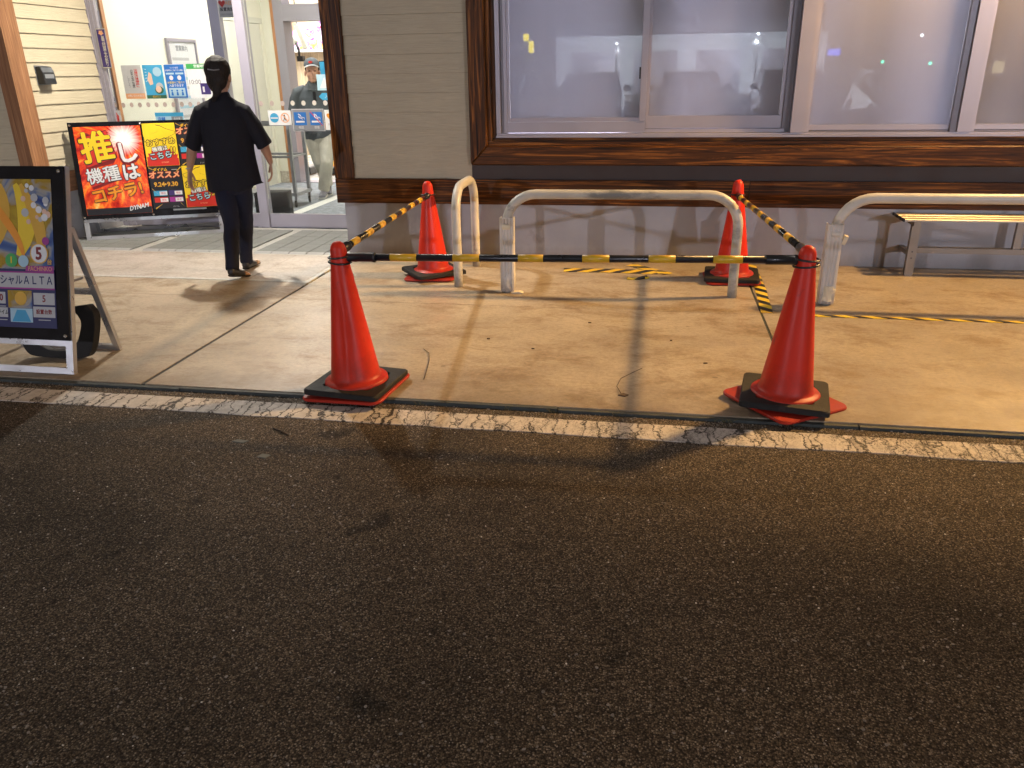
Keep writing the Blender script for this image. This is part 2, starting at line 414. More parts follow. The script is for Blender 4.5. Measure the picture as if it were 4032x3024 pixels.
def low_grime(key, col, top, fall, amount, scale):
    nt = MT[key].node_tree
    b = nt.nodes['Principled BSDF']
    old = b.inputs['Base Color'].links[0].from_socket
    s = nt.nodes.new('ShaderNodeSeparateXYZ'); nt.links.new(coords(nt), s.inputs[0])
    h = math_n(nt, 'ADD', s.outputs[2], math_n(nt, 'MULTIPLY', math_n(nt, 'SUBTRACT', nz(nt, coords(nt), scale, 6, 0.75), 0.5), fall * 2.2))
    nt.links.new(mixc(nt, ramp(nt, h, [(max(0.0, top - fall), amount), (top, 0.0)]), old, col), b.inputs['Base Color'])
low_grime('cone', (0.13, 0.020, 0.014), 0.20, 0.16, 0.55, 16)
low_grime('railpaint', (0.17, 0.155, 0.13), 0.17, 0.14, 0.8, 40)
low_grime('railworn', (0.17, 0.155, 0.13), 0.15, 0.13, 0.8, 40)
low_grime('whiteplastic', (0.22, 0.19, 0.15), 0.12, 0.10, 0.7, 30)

# ------------------------------------------------------------------ geometry helpers
def finish(name, bm, m, parent=None, smooth=False, bevel=0.0, loc=None, rot=None, kind=None, label=None, seg=1):
    if bevel > 0:
        bmesh.ops.bevel(bm, geom=[e for e in bm.edges if len(e.link_faces) == 2 and e.calc_face_angle(0) > 0.5], offset=bevel, segments=seg, affect='EDGES', profile=0.6)
    me = bpy.data.meshes.new(name)
    bm.normal_update()
    bm.to_mesh(me)
    bm.free()
    if smooth:
        for p in me.polygons: p.use_smooth = True
    if m is not None:
        for x in (m if isinstance(m, (list, tuple)) else [m]): me.materials.append(x)
    o = bpy.data.objects.new(name, me)
    COL.objects.link(o)
    if parent is not None: o.parent = parent
    if loc is not None: o.location = loc
    if rot is not None: o.rotation_euler = rot
    if kind: o['kind'] = kind
    if label: o['label'] = label
    return o

def thing(name, label, cat, loc=(0, 0, 0), rot=(0, 0, 0), group=None):
    o = bpy.data.objects.new(name, None)
    o.empty_display_size = 0.1
    COL.objects.link(o)
    o.location = loc
    o.rotation_euler = rot
    o['label'] = label
    o['category'] = cat
    if group: o['group'] = group
    return o

def tag(o, label, cat, group=None):
    o['label'] = label; o['category'] = cat
    if group: o['group'] = group
    return o

def node(name, parent, loc=(0, 0, 0), rot=(0, 0, 0), kind=None):
    o = bpy.data.objects.new(name, None)
    o.empty_display_size = 0.05
    COL.objects.link(o)
    o.location = loc; o.rotation_euler = rot
    if parent is not None: o.parent = parent
    if kind: o['kind'] = kind
    return o

def box(bm, x0, x1, y0, y1, z0, z1):
    v = [bm.verts.new((x, y, z)) for z in (z0, z1) for y in (y0, y1) for x in (x0, x1)]
    for f in ((0, 2, 3, 1), (4, 5, 7, 6), (0, 1, 5, 4), (2, 6, 7, 3), (0, 4, 6, 2), (1, 3, 7, 5)):
        bm.faces.new([v[i] for i in f])

def boxo(name, b, m, parent=None, bevel=0.0, **k):
    bm = bmesh.new(); box(bm, *b)
    return finish(name, bm, m, parent, bevel=bevel, **k)

def frame_of(d):
    d = d.normalized()
    up = Vector((0, 0, 1)) if abs(d.z) < 0.95 else Vector((1, 0, 0))
    a = d.cross(up).normalized()
    return a, a.cross(d).normalized()

def tube(bm, pts, r, seg=12, caps=True, closed=False):
    pts = [Vector(p) for p in pts]
    n = len(pts)
    rs = r if isinstance(r, (list, tuple)) else [r] * n
    rings = []
    a = None
    for i in range(n):
        if closed: d = pts[(i + 1) % n] - pts[i - 1]
        else: d = pts[min(i + 1, n - 1)] - pts[max(i - 1, 0)]
        d.normalize()
        if a is None: a, b = frame_of(d)
        else:
            a = (a - d * a.dot(d)).normalized(); b = d.cross(a) * -1
            b = a.cross(d).normalized()
        rings.append([bm.verts.new(pts[i] + (a * math.cos(t) + b * math.sin(t)) * rs[i]) for t in [2 * math.pi * k / seg for k in range(seg)]])
    m = n if closed else n - 1
    for i in range(m):
        p, q = rings[i], rings[(i + 1) % n]
        for k in range(seg):
            bm.faces.new((p[k], q[k], q[(k + 1) % seg], p[(k + 1) % seg]))
    if caps and not closed:
        bm.faces.new(rings[0]); bm.faces.new(rings[-1][::-1])
    bmesh.ops.recalc_face_normals(bm, faces=bm.faces)

def tubeo(name, pts, r, m, parent=None, seg=12, closed=False, **k):
    bm = bmesh.new(); tube(bm, pts, r, seg, True, closed)
    return finish(name, bm, m, parent, smooth=k.pop('smooth', True), **k)

def lathe(bm, prof, seg=32, c=(0, 0, 0)):
    rings = []
    for r, z in prof:
        if r < 1e-5: rings.append([bm.verts.new((c[0], c[1], c[2] + z))])
        else: rings.append([bm.verts.new((c[0] + r * math.cos(t), c[1] + r * math.sin(t), c[2] + z)) for t in [2 * math.pi * k / seg for k in range(seg)]])
    for i in range(len(rings) - 1):
        a, b = rings[i], rings[i + 1]
        for k in range(seg):
            k2 = (k + 1) % seg
            if len(a) == 1 and len(b) == 1: continue
            if len(a) == 1: bm.faces.new((a[0], b[k2], b[k]))
            elif len(b) == 1: bm.faces.new((a[k], a[k2], b[0]))
            else: bm.faces.new((a[k], a[k2], b[k2], b[k]))
    bmesh.ops.recalc_face_normals(bm, faces=bm.faces)

def prism(bm, pts, y0, y1):
    """polygon in x,z extruded along y"""
    a = [bm.verts.new((x, y0, z)) for x, z in pts]
    b = [bm.verts.new((x, y1, z)) for x, z in pts]
    n = len(pts)
    f1 = bm.faces.new(a); f2 = bm.faces.new(b[::-1])
    for i in range(n): bm.faces.new((a[i], b[i], b[(i + 1) % n], a[(i + 1) % n]))
    bmesh.ops.recalc_face_normals(bm, faces=bm.faces)

def slabxy(bm, pts, z0, z1):
    a = [bm.verts.new((x, y, z0)) for x, y in pts]
    b = [bm.verts.new((x, y, z1)) for x, y in pts]
    n = len(pts)
    bm.faces.new(a); bm.faces.new(b[::-1])
    for i in range(n): bm.faces.new((a[i], b[i], b[(i + 1) % n], a[(i + 1) % n]))
    bmesh.ops.recalc_face_normals(bm, faces=bm.faces)

def poly(name, pts, y, m, parent, t=0.0012):
    bm = bmesh.new(); prism(bm, pts, y - t, y)
    return finish(name, bm, m, parent)

def rect(name, x0, x1, z0, z1, y, m, parent, t=0.0012):
    return poly(name, [(x0, z0), (x1, z0), (x1, z1), (x0, z1)], y, m, parent, t)

def disc(name, cx, cz, r, y, m, parent, t=0.0012, seg=24, r2=None):
    return poly(name, [(cx + r * math.cos(2 * math.pi * k / seg), cz + (r2 or r) * math.sin(2 * math.pi * k / seg)) for k in range(seg)], y, m, parent, t)

def ringo(name, cx, cz, r0, r1, y, m, parent, t=0.0012, seg=28):
    bm = bmesh.new()
    vs = []
    for yy in (y - t, y):
        for rr in (r0, r1):
            vs.append([bm.verts.new((cx + rr * math.cos(2 * math.pi * k / seg), yy, cz + rr * math.sin(2 * math.pi * k / seg))) for k in range(seg)])
    for k in range(seg):
        j = (k + 1) % seg
        bm.faces.new((vs[0][k], vs[0][j], vs[1][j], vs[1][k]))
        bm.faces.new((vs[2][k], vs[3][k], vs[3][j], vs[2][j]))
        bm.faces.new((vs[1][k], vs[1][j], vs[3][j], vs[3][k]))
        bm.faces.new((vs[0][k], vs[2][k], vs[2][j], vs[0][j]))
    bmesh.ops.recalc_face_normals(bm, faces=bm.faces)
    return finish(name, bm, m, parent)

def text(body, x, z, size, m, parent, y=0.0, bold=0.0, sx=1.0, ang=0.0, align='CENTER', shear=0.0, t=0.0008, name='lettering', vertical=False, sp=1.0):
    cu = bpy.data.curves.new('lettering', 'FONT')
    cu.body = '\n'.join(body) if vertical else body
    cu.size = size; cu.align_x = align; cu.align_y = 'CENTER'
    cu.resolution_u = 3 if bold < 0.005 else 2
    cu.space_character = sp
    cu.space_line = 0.62 if vertical else 0.75
    cu.shear = shear
    cu.extrude = t / 2 if bold < 0.005 else 0.0
    tmp = bpy.data.objects.new('lettering', cu)
    COL.objects.link(tmp)
    me = bpy.data.meshes.new_from_object(tmp)
    COL.objects.unlink(tmp); bpy.data.objects.remove(tmp); bpy.data.curves.remove(cu)
    if bold >= 0.005:                                  # heavier strokes: the outline laid down again round a small circle
        bm = bmesh.new()
        steps = [(0.0, 0.0)]
        for rr in ((1.0,) if bold < 0.06 else (0.5, 1.0)):
            steps += [(rr * bold * size * math.cos(a * math.pi / 4), rr * bold * size * math.sin(a * math.pi / 4)) for a in range(8)]
        for i, (dx, dz) in enumerate(steps):
            c = me.copy(); c.transform(Matrix.Translation((dx, dz, 0.00002 * i))); bm.from_mesh(c); bpy.data.meshes.remove(c)
        bm.to_mesh(me); bm.free()
    me.transform(Matrix.Rotation(R(90), 4, 'X'))
    me.transform(Matrix.Diagonal((sx, 1, 1, 1)))
    me.transform(Matrix.Rotation(R(-ang), 4, 'Y'))
    me.materials.clear(); me.materials.append(m)
    o = bpy.data.objects.new(name, me)
    COL.objects.link(o)
    o.parent = parent
    o.location = (x, y, z)
    return o

def text_outlined(body, x, z, size, m, mo, parent, y, bold=0.015, out=0.05, **k):
    text(body, x, z, size, mo, parent, y, bold=bold + out, **k)
    return text(body, x, z, size, m, parent, y - 0.0012, bold=bold, **k)

def copy_tree(o, parent=None):
    c = o.copy(); COL.objects.link(c)
    if parent is not None: c.parent = parent
    for ch in list(o.children): copy_tree(ch, c)
    return c

# ================================================================== THE SETTING
ZA = -0.018                                   # asphalt level; pavement top is 0
bm = bmesh.new(); box(bm, -70, 70, -70, 3.225, ZA - 0.2, ZA)
finish('parking_lot', bm, MT['asphalt'], kind='structure')
# white line: thin sheet
bm = bmesh.new()
random.seed(3)
n = 90
top, bot = [], []
for i in range(n + 1):
    x = -7 + 17.5 * i / n
    top.append((x, 3.155 + random.uniform(-.004, .003))); bot.append((x, 3.000 + random.uniform(-.005, .005)))
slabxy(bm, bot + top[::-1], ZA + 0.0005, ZA + 0.004)
finish('painted_line', bm, MT['paint'], kind='structure')
# rubber / steel edge of the pavement
edge = node('pavement_edge', None, kind='structure')
x = -7.0
random.seed(11)
while x < 10.4:
    w = random.uniform(0.9, 1.5)
    boxo('edge_strip', (x, x + w - 0.006, 3.232 + random.uniform(-.004, .004), 3.258, ZA - 0.05, -0.004 + random.uniform(-.003, .002)), MT['kerb'], edge, bevel=0.004)
    x += w

walk = node('sidewalk', None, kind='structure')
def slab(x0, x1, y0, y1, m, ztop=0.0, name='slab'):
    return boxo(name, (x0, x1, y0, y1, -0.12, ztop), m, walk, bevel=0.004)
J = 0.004
for (x0, x1) in ((-6.9, -2.492), (-2.468, 0.682), (0.698, 3.9), (3.906, 7.1), (7.106, 10.5)):
    slab(x0, x1, 3.260, 4.855, MT['concrete'])
slab(-6.9, -2.492, 4.859, 5.293, MT['concrete'])
slab(-2.468, 0.682, 4.859, 6.26, MT['concrete'])
slab(0.698, 3.9, 4.859, 6.26, MT['concrete'])
slab(3.906, 7.1, 4.859, 6.26, MT['concrete'])
slab(7.106, 10.5, 4.859, 6.26, MT['concrete'])
for (x0, x1) in ((-6.9, -5.3), (-5.297, -4.1), (-4.097, -2.99), (-2.987, -2.535)):
    slab(x0, x1, 5.345, 6.185, MT['concrete_pale'])
boxo('border_strip', (-6.9, -2.492, 5.298, 5.342, -0.12, 0.001), MT['pave_strip'], walk, bevel=0.003)
boxo('border_strip', (-2.53, -2.492, 5.345, 6.185, -0.12, 0.001), MT['pave_strip'], walk, bevel=0.003)
boxo('joint_filler', (-2.491, -2.469, 3.262, 5.20, -0.12, -0.003), MT['rubber'], walk)
boxo('joint_filler', (0.684, 0.696, 3.262, 6.25, -0.12, -0.004), MT['kerb'], walk)
boxo('underlay', (-6.9, 10.5, 3.262, 6.26, -0.2, -0.125), MT['kerb'], walk)
boxo('entrance_slab', (-5.6, -2.5, 6.188, 7.36, -0.12, 0.0), MT['pave_strip'], walk)

# rubber mats in the entrance, tile by tile
T = 0.162
tile_bm = bmesh.new(); box(tile_bm, 0, T - 0.006, 0, T - 0.006, 0, 0.011)
bmesh.ops.bevel(tile_bm, geom=tile_bm.edges[:], offset=0.003, segments=1, affect='EDGES')
tile_me = bpy.data.meshes.new('tile'); tile_bm.to_mesh(tile_me); tile_bm.free(); tile_me.materials.append(MT['mat_tile'])
eb = bmesh.new()
a = [eb.verts.new(p) for p in ((0.002, 0, 0), (T - 0.008, 0, 0), (T - 0.006, 0.03, 0.011), (0, 0.03, 0.011), (0, 0.05, 0.011), (T - 0.006, 0.05, 0.011), (0, 0.05, 0), (T - 0.006, 0.05, 0))]
for f in ((0, 1, 2, 3), (3, 2, 5, 4), (4, 5, 7, 6), (0, 3, 4, 6), (1, 7, 5, 2), (0, 6, 7, 1)): eb.faces.new([a[i] for i in f])
edge_me = bpy.data.meshes.new('ramp_edge'); eb.to_mesh(edge_me); eb.free(); edge_me.materials.append(MT['mat_edge'])
for (x0, nx, lab) in ((-5.385, 5, 'grey rubber entrance mat under the standing red and yellow sign'), (-4.46, 6, 'grey rubber entrance mat just beyond the walking woman'), (-3.395, 5, 'grey rubber entrance mat beside the dark corner of the shop wall')):
    mt = thing('entrance_mat', lab, 'mat', (x0, 6.205, 0.0005), group='rubber mats in the entrance')
    for i in range(nx):
        o = bpy.data.objects.new('ramp_edge', edge_me); COL.objects.link(o); o.parent = mt; o.location = (i * T, 0, 0)
        for j in range(6):
            o = bpy.data.objects.new('tile', tile_me); COL.objects.link(o); o.parent = mt; o.location = (i * T, 0.055 + j * T, random.uniform(-.001, .001))

# ------------------------------------------------------------------ the shop building
shop = thing('shop_building', 'long beige shop front with dark timber trim, wide windows and lit entrance', 'building')
YF = 6.20
XR = 10.5
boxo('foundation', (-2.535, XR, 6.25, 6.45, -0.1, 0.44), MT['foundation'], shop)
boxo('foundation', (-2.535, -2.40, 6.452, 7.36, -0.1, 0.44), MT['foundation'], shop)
def beam(name, b, ax, key='wood_', bev=0.006): return boxo(name, b, MT[key + ax], shop, bevel=bev)
beam('beam', (-2.577, 0.694, YF, 6.40, 0.442, 0.634), 'x')
beam('beam', (0.698, XR, YF - 0.002, 6.40, 0.442, 0.634), 'x')
beam('corner_post', (-2.577, -2.417, YF, 6.36, 0.637, 3.2), 'z')
boxo('flat_panel', (-1.434, XR, 6.222, 6.40, 0.636, 0.748), MT['band'], shop)
# moulded timber surround of the window, mitred at the corner
bm = bmesh.new()
def mitre(bm, horizontal):
    if horizontal: q = [(-1.430, 0.750), (XR, 0.750), (XR, 0.891), (-1.298, 0.891)]
    else: q = [(-1.430, 0.752), (-1.299, 0.893), (-1.299, 3.2), (-1.430, 3.2)]
    prism(bm, q, 6.165, 6.40)
mitre(bm, True); finish('window_trim', bm, MT['wood_x'], shop, bevel=0.007)
bm = bmesh.new(); mitre(bm, False); finish('window_trim', bm, MT['wood_z'], shop, bevel=0.007)
boxo('reveal_step', (-1.297, XR, 6.205, 6.40, 0.893, 0.922), MT['wood_x'], shop, bevel=0.004)
boxo('reveal_step', (-1.262, XR, 6.228, 6.40, 0.924, 0.949), MT['wood_x'], shop, bevel=0.004)
boxo('reveal_step', (-1.297, -1.264, 6.205, 6.40, 0.924, 3.2), MT['wood_z'], shop, bevel=0.004)
boxo('reveal_step', (-1.262, -1.232, 6.228, 6.40, 0.951, 3.2), MT['wood_z'], shop, bevel=0.004)
# plank siding right of the entrance
sw = node('siding_wall', shop)
def plank_x(x0, x1, z0, z1, y):
    bm = bmesh.new()
    pts = [(y, z0), (y + 0.03, z0), (y + 0.03, z1), (y + 0.012, z1)]
    v0 = [bm.verts.new((x0, p[0], p[1])) for p in pts]; v1 = [bm.verts.new((x1, p[0], p[1])) for p in pts]
    bm.faces.new(v0[::-1]); bm.faces.new(v1)
    for i in range(4): bm.faces.new((v0[i], v0[(i + 1) % 4], v1[(i + 1) % 4], v1[i]))
    bmesh.ops.recalc_face_normals(bm, faces=bm.faces)
    finish('plank', bm, MT['siding'], sw)
z = 0.637
zs = [0.637, 0.760, 0.885, 1.012, 1.141, 1.285, 1.424, 1.562, 1.700, 1.838, 1.977, 2.116, 2.255, 2.394, 2.533, 2.672, 2.811, 2.95, 3.09]
for z0, z1 in zip(zs[:-1], zs[1:]): plank_x(-2.416, -1.432, z0, z1 - 0.001, 6.224)
boxo('backing', (-2.416, -1.432, 6.258, 6.40, 0.637, 3.2), MT['band'], sw)
# side return of the right block (faces the entrance)
sr = node('return_wall', shop)
for z0, z1 in zip(zs[:-1], zs[1:]):
    boxo('plank', (-2.545, -2.45, 6.362, 7.36, z0, z1 - 0.004), MT['siding'], sr)
boxo('backing', (-2.448, -2.30, 6.452, 7.36, 0.442, 3.2), MT['band'], sr)
# left block: post, dark front, lit side with planks
beam('corner_post', (-5.478, -5.347, YF, 6.392, 0.455, 3.2), 'z', 'wood_lit_')
beam('beam', (-5.50, -5.36, 6.394, 7.36, 0.455, 0.632), 'y', 'wood_lit_')
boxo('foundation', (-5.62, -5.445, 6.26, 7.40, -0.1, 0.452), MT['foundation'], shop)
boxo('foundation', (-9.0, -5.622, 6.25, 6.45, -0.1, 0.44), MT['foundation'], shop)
beam('beam', (-9.0, -5.48, YF, 6.24, 0.442, 0.634), 'x')
lw = node('siding_wall', shop)
zl = 0.634
while zl < 3.1:
    bm = bmesh.new()
    z1 = zl + 0.1165
    pts = [(-5.385, zl + 0.001), (-5.385, zl + 0.010), (-5.397, z1 - 0.001), (-5.42, z1 - 0.001), (-5.42, zl + 0.001)]
    v0 = [bm.verts.new((p[0], 6.394, p[1])) for p in pts]; v1 = [bm.verts.new((p[0] , 7.36, p[1])) for p in pts]
    bm.faces.new(v0); bm.faces.new(v1[::-1])
    for i in range(5): bm.faces.new((v0[i], v1[i], v1[(i + 1) % 5], v0[(i + 1) % 5]))
    bmesh.ops.recalc_face_normals(bm, faces=bm.faces)
    finish('plank', bm, MT['siding'], lw)
    zl = z1
boxo('backing', (-5.56, -5.425, 6.394, 7.36, 0.634, 3.2), MT['band'], lw)
fw = node('siding_wall', shop)
zq = 0.637
while zq < 3.1:
    boxo('plank', (-9.0, -5.481, 6.226, 6.26, zq, zq + 0.136), MT['siding'], fw)
    zq += 0.138
boxo('backing', (-9.0, -5.57, 6.262, 6.4, 0.637, 3.2), MT['band'], fw)
# eaves and roof
boxo('eave', (-9.0, XR, 5.15, 7.36, 3.205, 3.30), MT['soffit'], shop)
boxo('roof', (-9.0, XR, 4.95, 17.0, 3.305, 3.55), MT['band'], shop)

# the wide windows
def frosted():
    """frosted film behind clear glass: milky, lets room light through, mirrors the lot sharply"""
    m, nt, N, L, b = mat_new('frosted_window_pane')
    n = nz(nt, coords(nt, (2.2, 1, 0.12), (1, 0, 0)), 1.6, 3, 0.5)
    g = nz(nt, coords(nt), 260, 2)
    c = ramp(nt, n, [(0.3, (0.20, 0.20, 0.225)), (0.7, (0.27, 0.265, 0.285))])
    c = mixc(nt, 0.3, c, ramp(nt, g, [(0.3, 0.85), (0.7, 1.1)]), 'MULTIPLY')
    df = N.new('ShaderNodeBsdfDiffuse'); L.new(c, df.inputs[0])
    tl = N.new('ShaderNodeBsdfTranslucent'); tl.inputs[0].default_value = (0.74, 0.74, 0.82, 1)
    mx = N.new('ShaderNodeMixShader'); mx.inputs[0].default_value = 0.42
    L.new(df.outputs[0], mx.inputs[1]); L.new(tl.outputs[0], mx.inputs[2])
    gl = N.new('ShaderNodeBsdfGlossy'); gl.inputs['Roughness'].default_value = 0.012
    fr = N.new('ShaderNodeFresnel'); fr.inputs[0].default_value = 1.95
    m2 = N.new('ShaderNodeMixShader')
    L.new(fr.outputs[0], m2.inputs[0]); L.new(mx.outputs[0], m2.inputs[1]); L.new(gl.outputs[0], m2.inputs[2])
    L.new(m2.outputs[0], N['Material Output'].inputs[0])
    N.remove(b)
    return m
MT['pane'] = frosted()
ZT = 2.62
win = node('window', shop)
def wbar(name, b, m='alu', bev=0.003): return boxo(name, b, MT[m], win, bevel=bev)
wbar('sill', (-1.230, XR, 6.20, 6.36, 0.951, 0.966))
wbar('sill', (-1.228, XR, 6.222, 6.36, 0.967, 0.980))
wbar('frame', (-1.228, -1.195, 6.215, 6.36, 0.982, ZT))
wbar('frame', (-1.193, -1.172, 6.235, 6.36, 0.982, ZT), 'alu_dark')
wbar('frame', (-1.170, -1.145, 6.232, 6.36, 0.982, ZT))
# sash one
wbar('rail', (-1.143, -0.100, 6.232, 6.262, 0.986, 1.062))
wbar('rail', (-1.124, -0.146, 6.240, 6.262, 1.064, 1.092))
wbar('stile', (-1.143, -1.126, 6.238, 6.262, 1.064, ZT))
wbar('stile', (-0.144, -0.100, 6.230, 6.268, 1.064, ZT))
boxo('latch', (-0.157, -0.146, 6.222, 6.239, 1.36, 1.44), MT['black'], win, bevel=0.003)
boxo('pane', (-1.124, -0.146, 6.250, 6.258, 1.092, ZT), MT['pane'], win)
# sash two, one track behind
wbar('rail', (-0.098, 0.884, 6.276, 6.31, 1.010, 1.098))
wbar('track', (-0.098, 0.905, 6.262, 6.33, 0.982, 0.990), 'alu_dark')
wbar('track', (-0.098, 0.905, 6.255, 6.26, 0.982, 1.006))
wbar('stile', (-0.098, -0.078, 6.274, 6.31, 1.10, ZT))
boxo('pane', (-0.076, 0.860, 6.290, 6.298, 1.098, ZT), MT['pane'], win)
wbar('stile', (0.862, 0.884, 6.276, 6.31, 1.10, ZT))
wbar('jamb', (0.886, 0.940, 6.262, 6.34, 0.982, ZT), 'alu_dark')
wbar('mullion', (0.942, 1.036, 6.206, 6.36, 0.982, ZT))
# fixed light three
wbar('stile', (1.038, 1.072, 6.226, 6.30, 0.982, ZT))
wbar('rail', (1.074, 2.016, 6.240, 6.30, 0.996, 1.030))
wbar('track', (1.074, 2.016, 6.236, 6.29, 0.982, 0.992), 'alu_dark')
boxo('pane', (1.074, 2.016, 6.256, 6.264, 1.030, ZT), MT['pane'], win)
wbar('jamb', (2.018, 2.060, 6.222, 6.30, 0.982, ZT), 'alu_dark')
wbar('mullion', (2.062, 2.152, 6.206, 6.36, 0.982, ZT))
wbar('stile', (2.154, 2.178, 6.226, 6.30, 0.982, ZT))
wbar('rail', (2.180, 3.60, 6.240, 6.30, 0.996, 1.030))
wbar('track', (2.180, 3.60, 6.236, 6.29, 0.982, 0.992), 'alu_dark')
boxo('pane', (2.180, 3.60, 6.256, 6.264, 1.030, ZT), MT['pane'], win)
wbar('mullion', (3.602, 3.70, 6.206, 6.36, 0.982, ZT))
boxo('pane', (3.702, XR - 0.01, 6.256, 6.264, 0.985, ZT), MT['pane'], win)
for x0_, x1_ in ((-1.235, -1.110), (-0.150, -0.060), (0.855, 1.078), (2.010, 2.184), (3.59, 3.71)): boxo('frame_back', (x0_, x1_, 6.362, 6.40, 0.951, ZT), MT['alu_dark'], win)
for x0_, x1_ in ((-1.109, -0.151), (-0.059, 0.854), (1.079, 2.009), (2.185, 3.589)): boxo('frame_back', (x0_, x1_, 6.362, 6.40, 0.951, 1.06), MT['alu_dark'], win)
boxo('head_panel', (-1.23, XR, 6.21, 6.40, ZT + 0.002, 3.2), MT['band'], shop)
room = node('window_room', shop)
boxo('back_wall', (-1.45, XR, 8.6, 8.7, 0.0, 3.2), MT['cream_dark'], room)
boxo('end_wall', (-1.55, -1.45, 6.46, 8.7, 0.0, 3.2), MT['cream_dark'], room)
boxo('end_wall', (XR - 0.1, XR, 6.46, 8.59, 0.0, 3.2), MT['cream_dark'], room)
boxo('floor', (-1.45, XR - 0.1, 6.46, 8.59, 0.30, 0.40), MT['cream_dark'], room)
for cx in (-1.05, 0.02, 0.72, 1.35, 2.25, 2.5):
    boxo('curtain', (cx, cx + 0.20, 6.50, 6.53, 0.9, 2.7), MT['cream_dark'], room, bevel=0.01)

# ------------------------------------------------------------------ entrance glass front and vestibule
G = 7.40
gf = node('glass_front', shop)
def gbar(name, b, m='alu', bev=0.004): return boxo(name, b, MT[m], gf, bevel=bev)
gbar('frame', (-5.465, -5.385, 7.365, 7.46, 0.0, 3.1))
gbar('frame', (-5.383, -5.350, 7.375, 7.45, 0.0, 3.1))
gbar('frame', (-5.348, -5.318, 7.385, 7.44, 0.0, 3.1))
gbar('bottom_rail', (-5.316, -3.905, G, 7.45, 0.004, 0.135))
gbar('bottom_rail', (-3.808, -2.40, G, 7.45, 0.004, 0.135))
gbar('mullion', (-3.903, -3.810, 7.375, 7.47, 0.0, 3.1))
gbar('mullion', (-4.180, -4.078, 7.43, 7.50, 0.137, 3.1), 'alu')
gbar('header', (-5.316, -2.40, 7.36, 7.50, 2.45, 2.62))
gbar('mullion', (-2.55, -2.45, 7.36, 7.47, 0.0, 3.1))
boxo('pane', (-5.316, -3.905, 7.418, 7.426, 0.137, 2.45), MT['glass'], gf)
boxo('pane', (-3.808, -2.552, 7.418, 7.426, 0.137, 2.45), MT['glass'], gf)
boxo('lintel', (-5.46, -2.40, 7.365, 7.5, 2.622, 3.2), MT['band'], shop)

vb = node('vestibule', shop)
boxo('side_wall', (-5.45, -5.30, 7.50, 10.8, 0.0, 3.0), MT['cream'], vb)
boxo('orange_edge', (-5.318, -5.300, 7.452, 7.498, 0.0, 3.0), MT['orange_trim'], vb)
boxo('corner_wall', (-5.30, -5.165, 10.78, 11.0, 0.0, 3.0), MT['cream'], vb)
boxo('skirting', (-5.30, -5.163, 10.765, 10.779, 0.0, 0.16), MT['stone'], vb)
boxo('orange_edge', (-5.163, -5.115, 10.76, 11.0, 0.0, 3.0), MT['orange_trim'], vb)
boxo('door_jamb', (-5.113, -4.985, 10.74, 11.0, 0.0, 3.0), MT['alu'], vb, bevel=0.004)
boxo('door_header', (-4.983, -2.9, 10.74, 11.0, 2.10, 2.30), MT['alu'], vb, bevel=0.004)
boxo('door_sensor', (-4.25, -3.95, 10.68, 10.738, 2.12, 2.2), MT['silver'], vb, bevel=0.006)
boxo('inner_threshold', (-4.983, -2.9, 10.74, 11.0, 0.0, 0.012), MT['alu'], vb)
boxo('side_wall', (-2.9, -2.75, 7.50, 11.0, 0.0, 3.0), MT['cream'], vb)
boxo('ceiling', (-5.45, -2.75, 7.50, 11.0, 2.9, 3.0), MT['ceiling'], vb)
# shallow door niche in the side wall near the far end
boxo('niche_frame', (-5.299, -5.275, 9.60, 9.66, 0.0, 2.14), MT['cream_dark'], vb)
boxo('niche_frame', (-5.299, -5.275, 9.66, 10.72, 2.07, 2.14), MT['cream_dark'], vb)
boxo('niche_door', (-5.299, -5.285, 9.665, 10.64, 0.0, 2.065), MT['cream_dark'], vb)
boxo('niche_frame', (-5.299, -5.275, 10.645, 10.72, 0.0, 2.065), MT['cream'], vb)

vf = node('vestibule_floor', None, kind='structure')
boxo('carpet', (-5.30, -3.985, 7.46, 10.73, -0.1, 0.004), MT['carpet'], vf)
boxo('floor_strip', (-3.983, -3.85, 7.46, 10.73, -0.1, 0.005), MT['carpet_strip'], vf)
boxo('carpet', (-3.848, -2.75, 7.46, 10.73, -0.1, 0.004), MT['carpet'], vf)
hf = node('hall_floor', None, kind='structure')
for i in range(7):
    for j in range(7):
        boxo('floor_tile', (-8.0 + i * 1.0, -8.0 + i * 1.0 + 0.995, 11.01 + j * 0.9, 11.01 + j * 0.9 + 0.895, -0.1, 0.0), MT['halltile'], hf)
hall = node('hall', shop)
boxo('back_wall', (-9.5, -0.8, 14.7, 14.9, 0.0, 3.3), MT['hallwood'], hall)
boxo('wall_ledge', (-9.5, -1.0, 14.48, 14.698, 1.82, 1.86), MT['ceiling'], hall)
boxo('side_wall', (-9.7, -9.5, 11.0, 16.6, 0.0, 3.3), MT['hallwood'], hall)
boxo('side_wall', (-1.0, -0.8, 11.0, 16.4, 0.0, 3.3), MT['hallwood'], hall)
boxo('ceiling', (-9.5, -1.0, 11.0, 16.4, 3.2, 3.3), MT['ceiling'], hall)

# ------------------------------------------------------------------ lamps
def lamp_light(name, kind, loc, power, color, size=0.3, sizey=None, rot=(0, 0, 0), parent=None, spot=None):
    d = bpy.data.lights.new(name, kind)
    d.energy = power; d.color = color
    if kind == 'AREA':
        d.shape = 'RECTANGLE'; d.size = size; d.size_y = sizey or size
    else: d.shadow_soft_size = size
    if spot: d.spot_size = R(spot); d.spot_blend = 1.0
    o = bpy.data.objects.new(name, d)
    COL.objects.link(o)
    if parent is not None: o.parent = parent
    o.location = loc; o.rotation_euler = rot
    return o

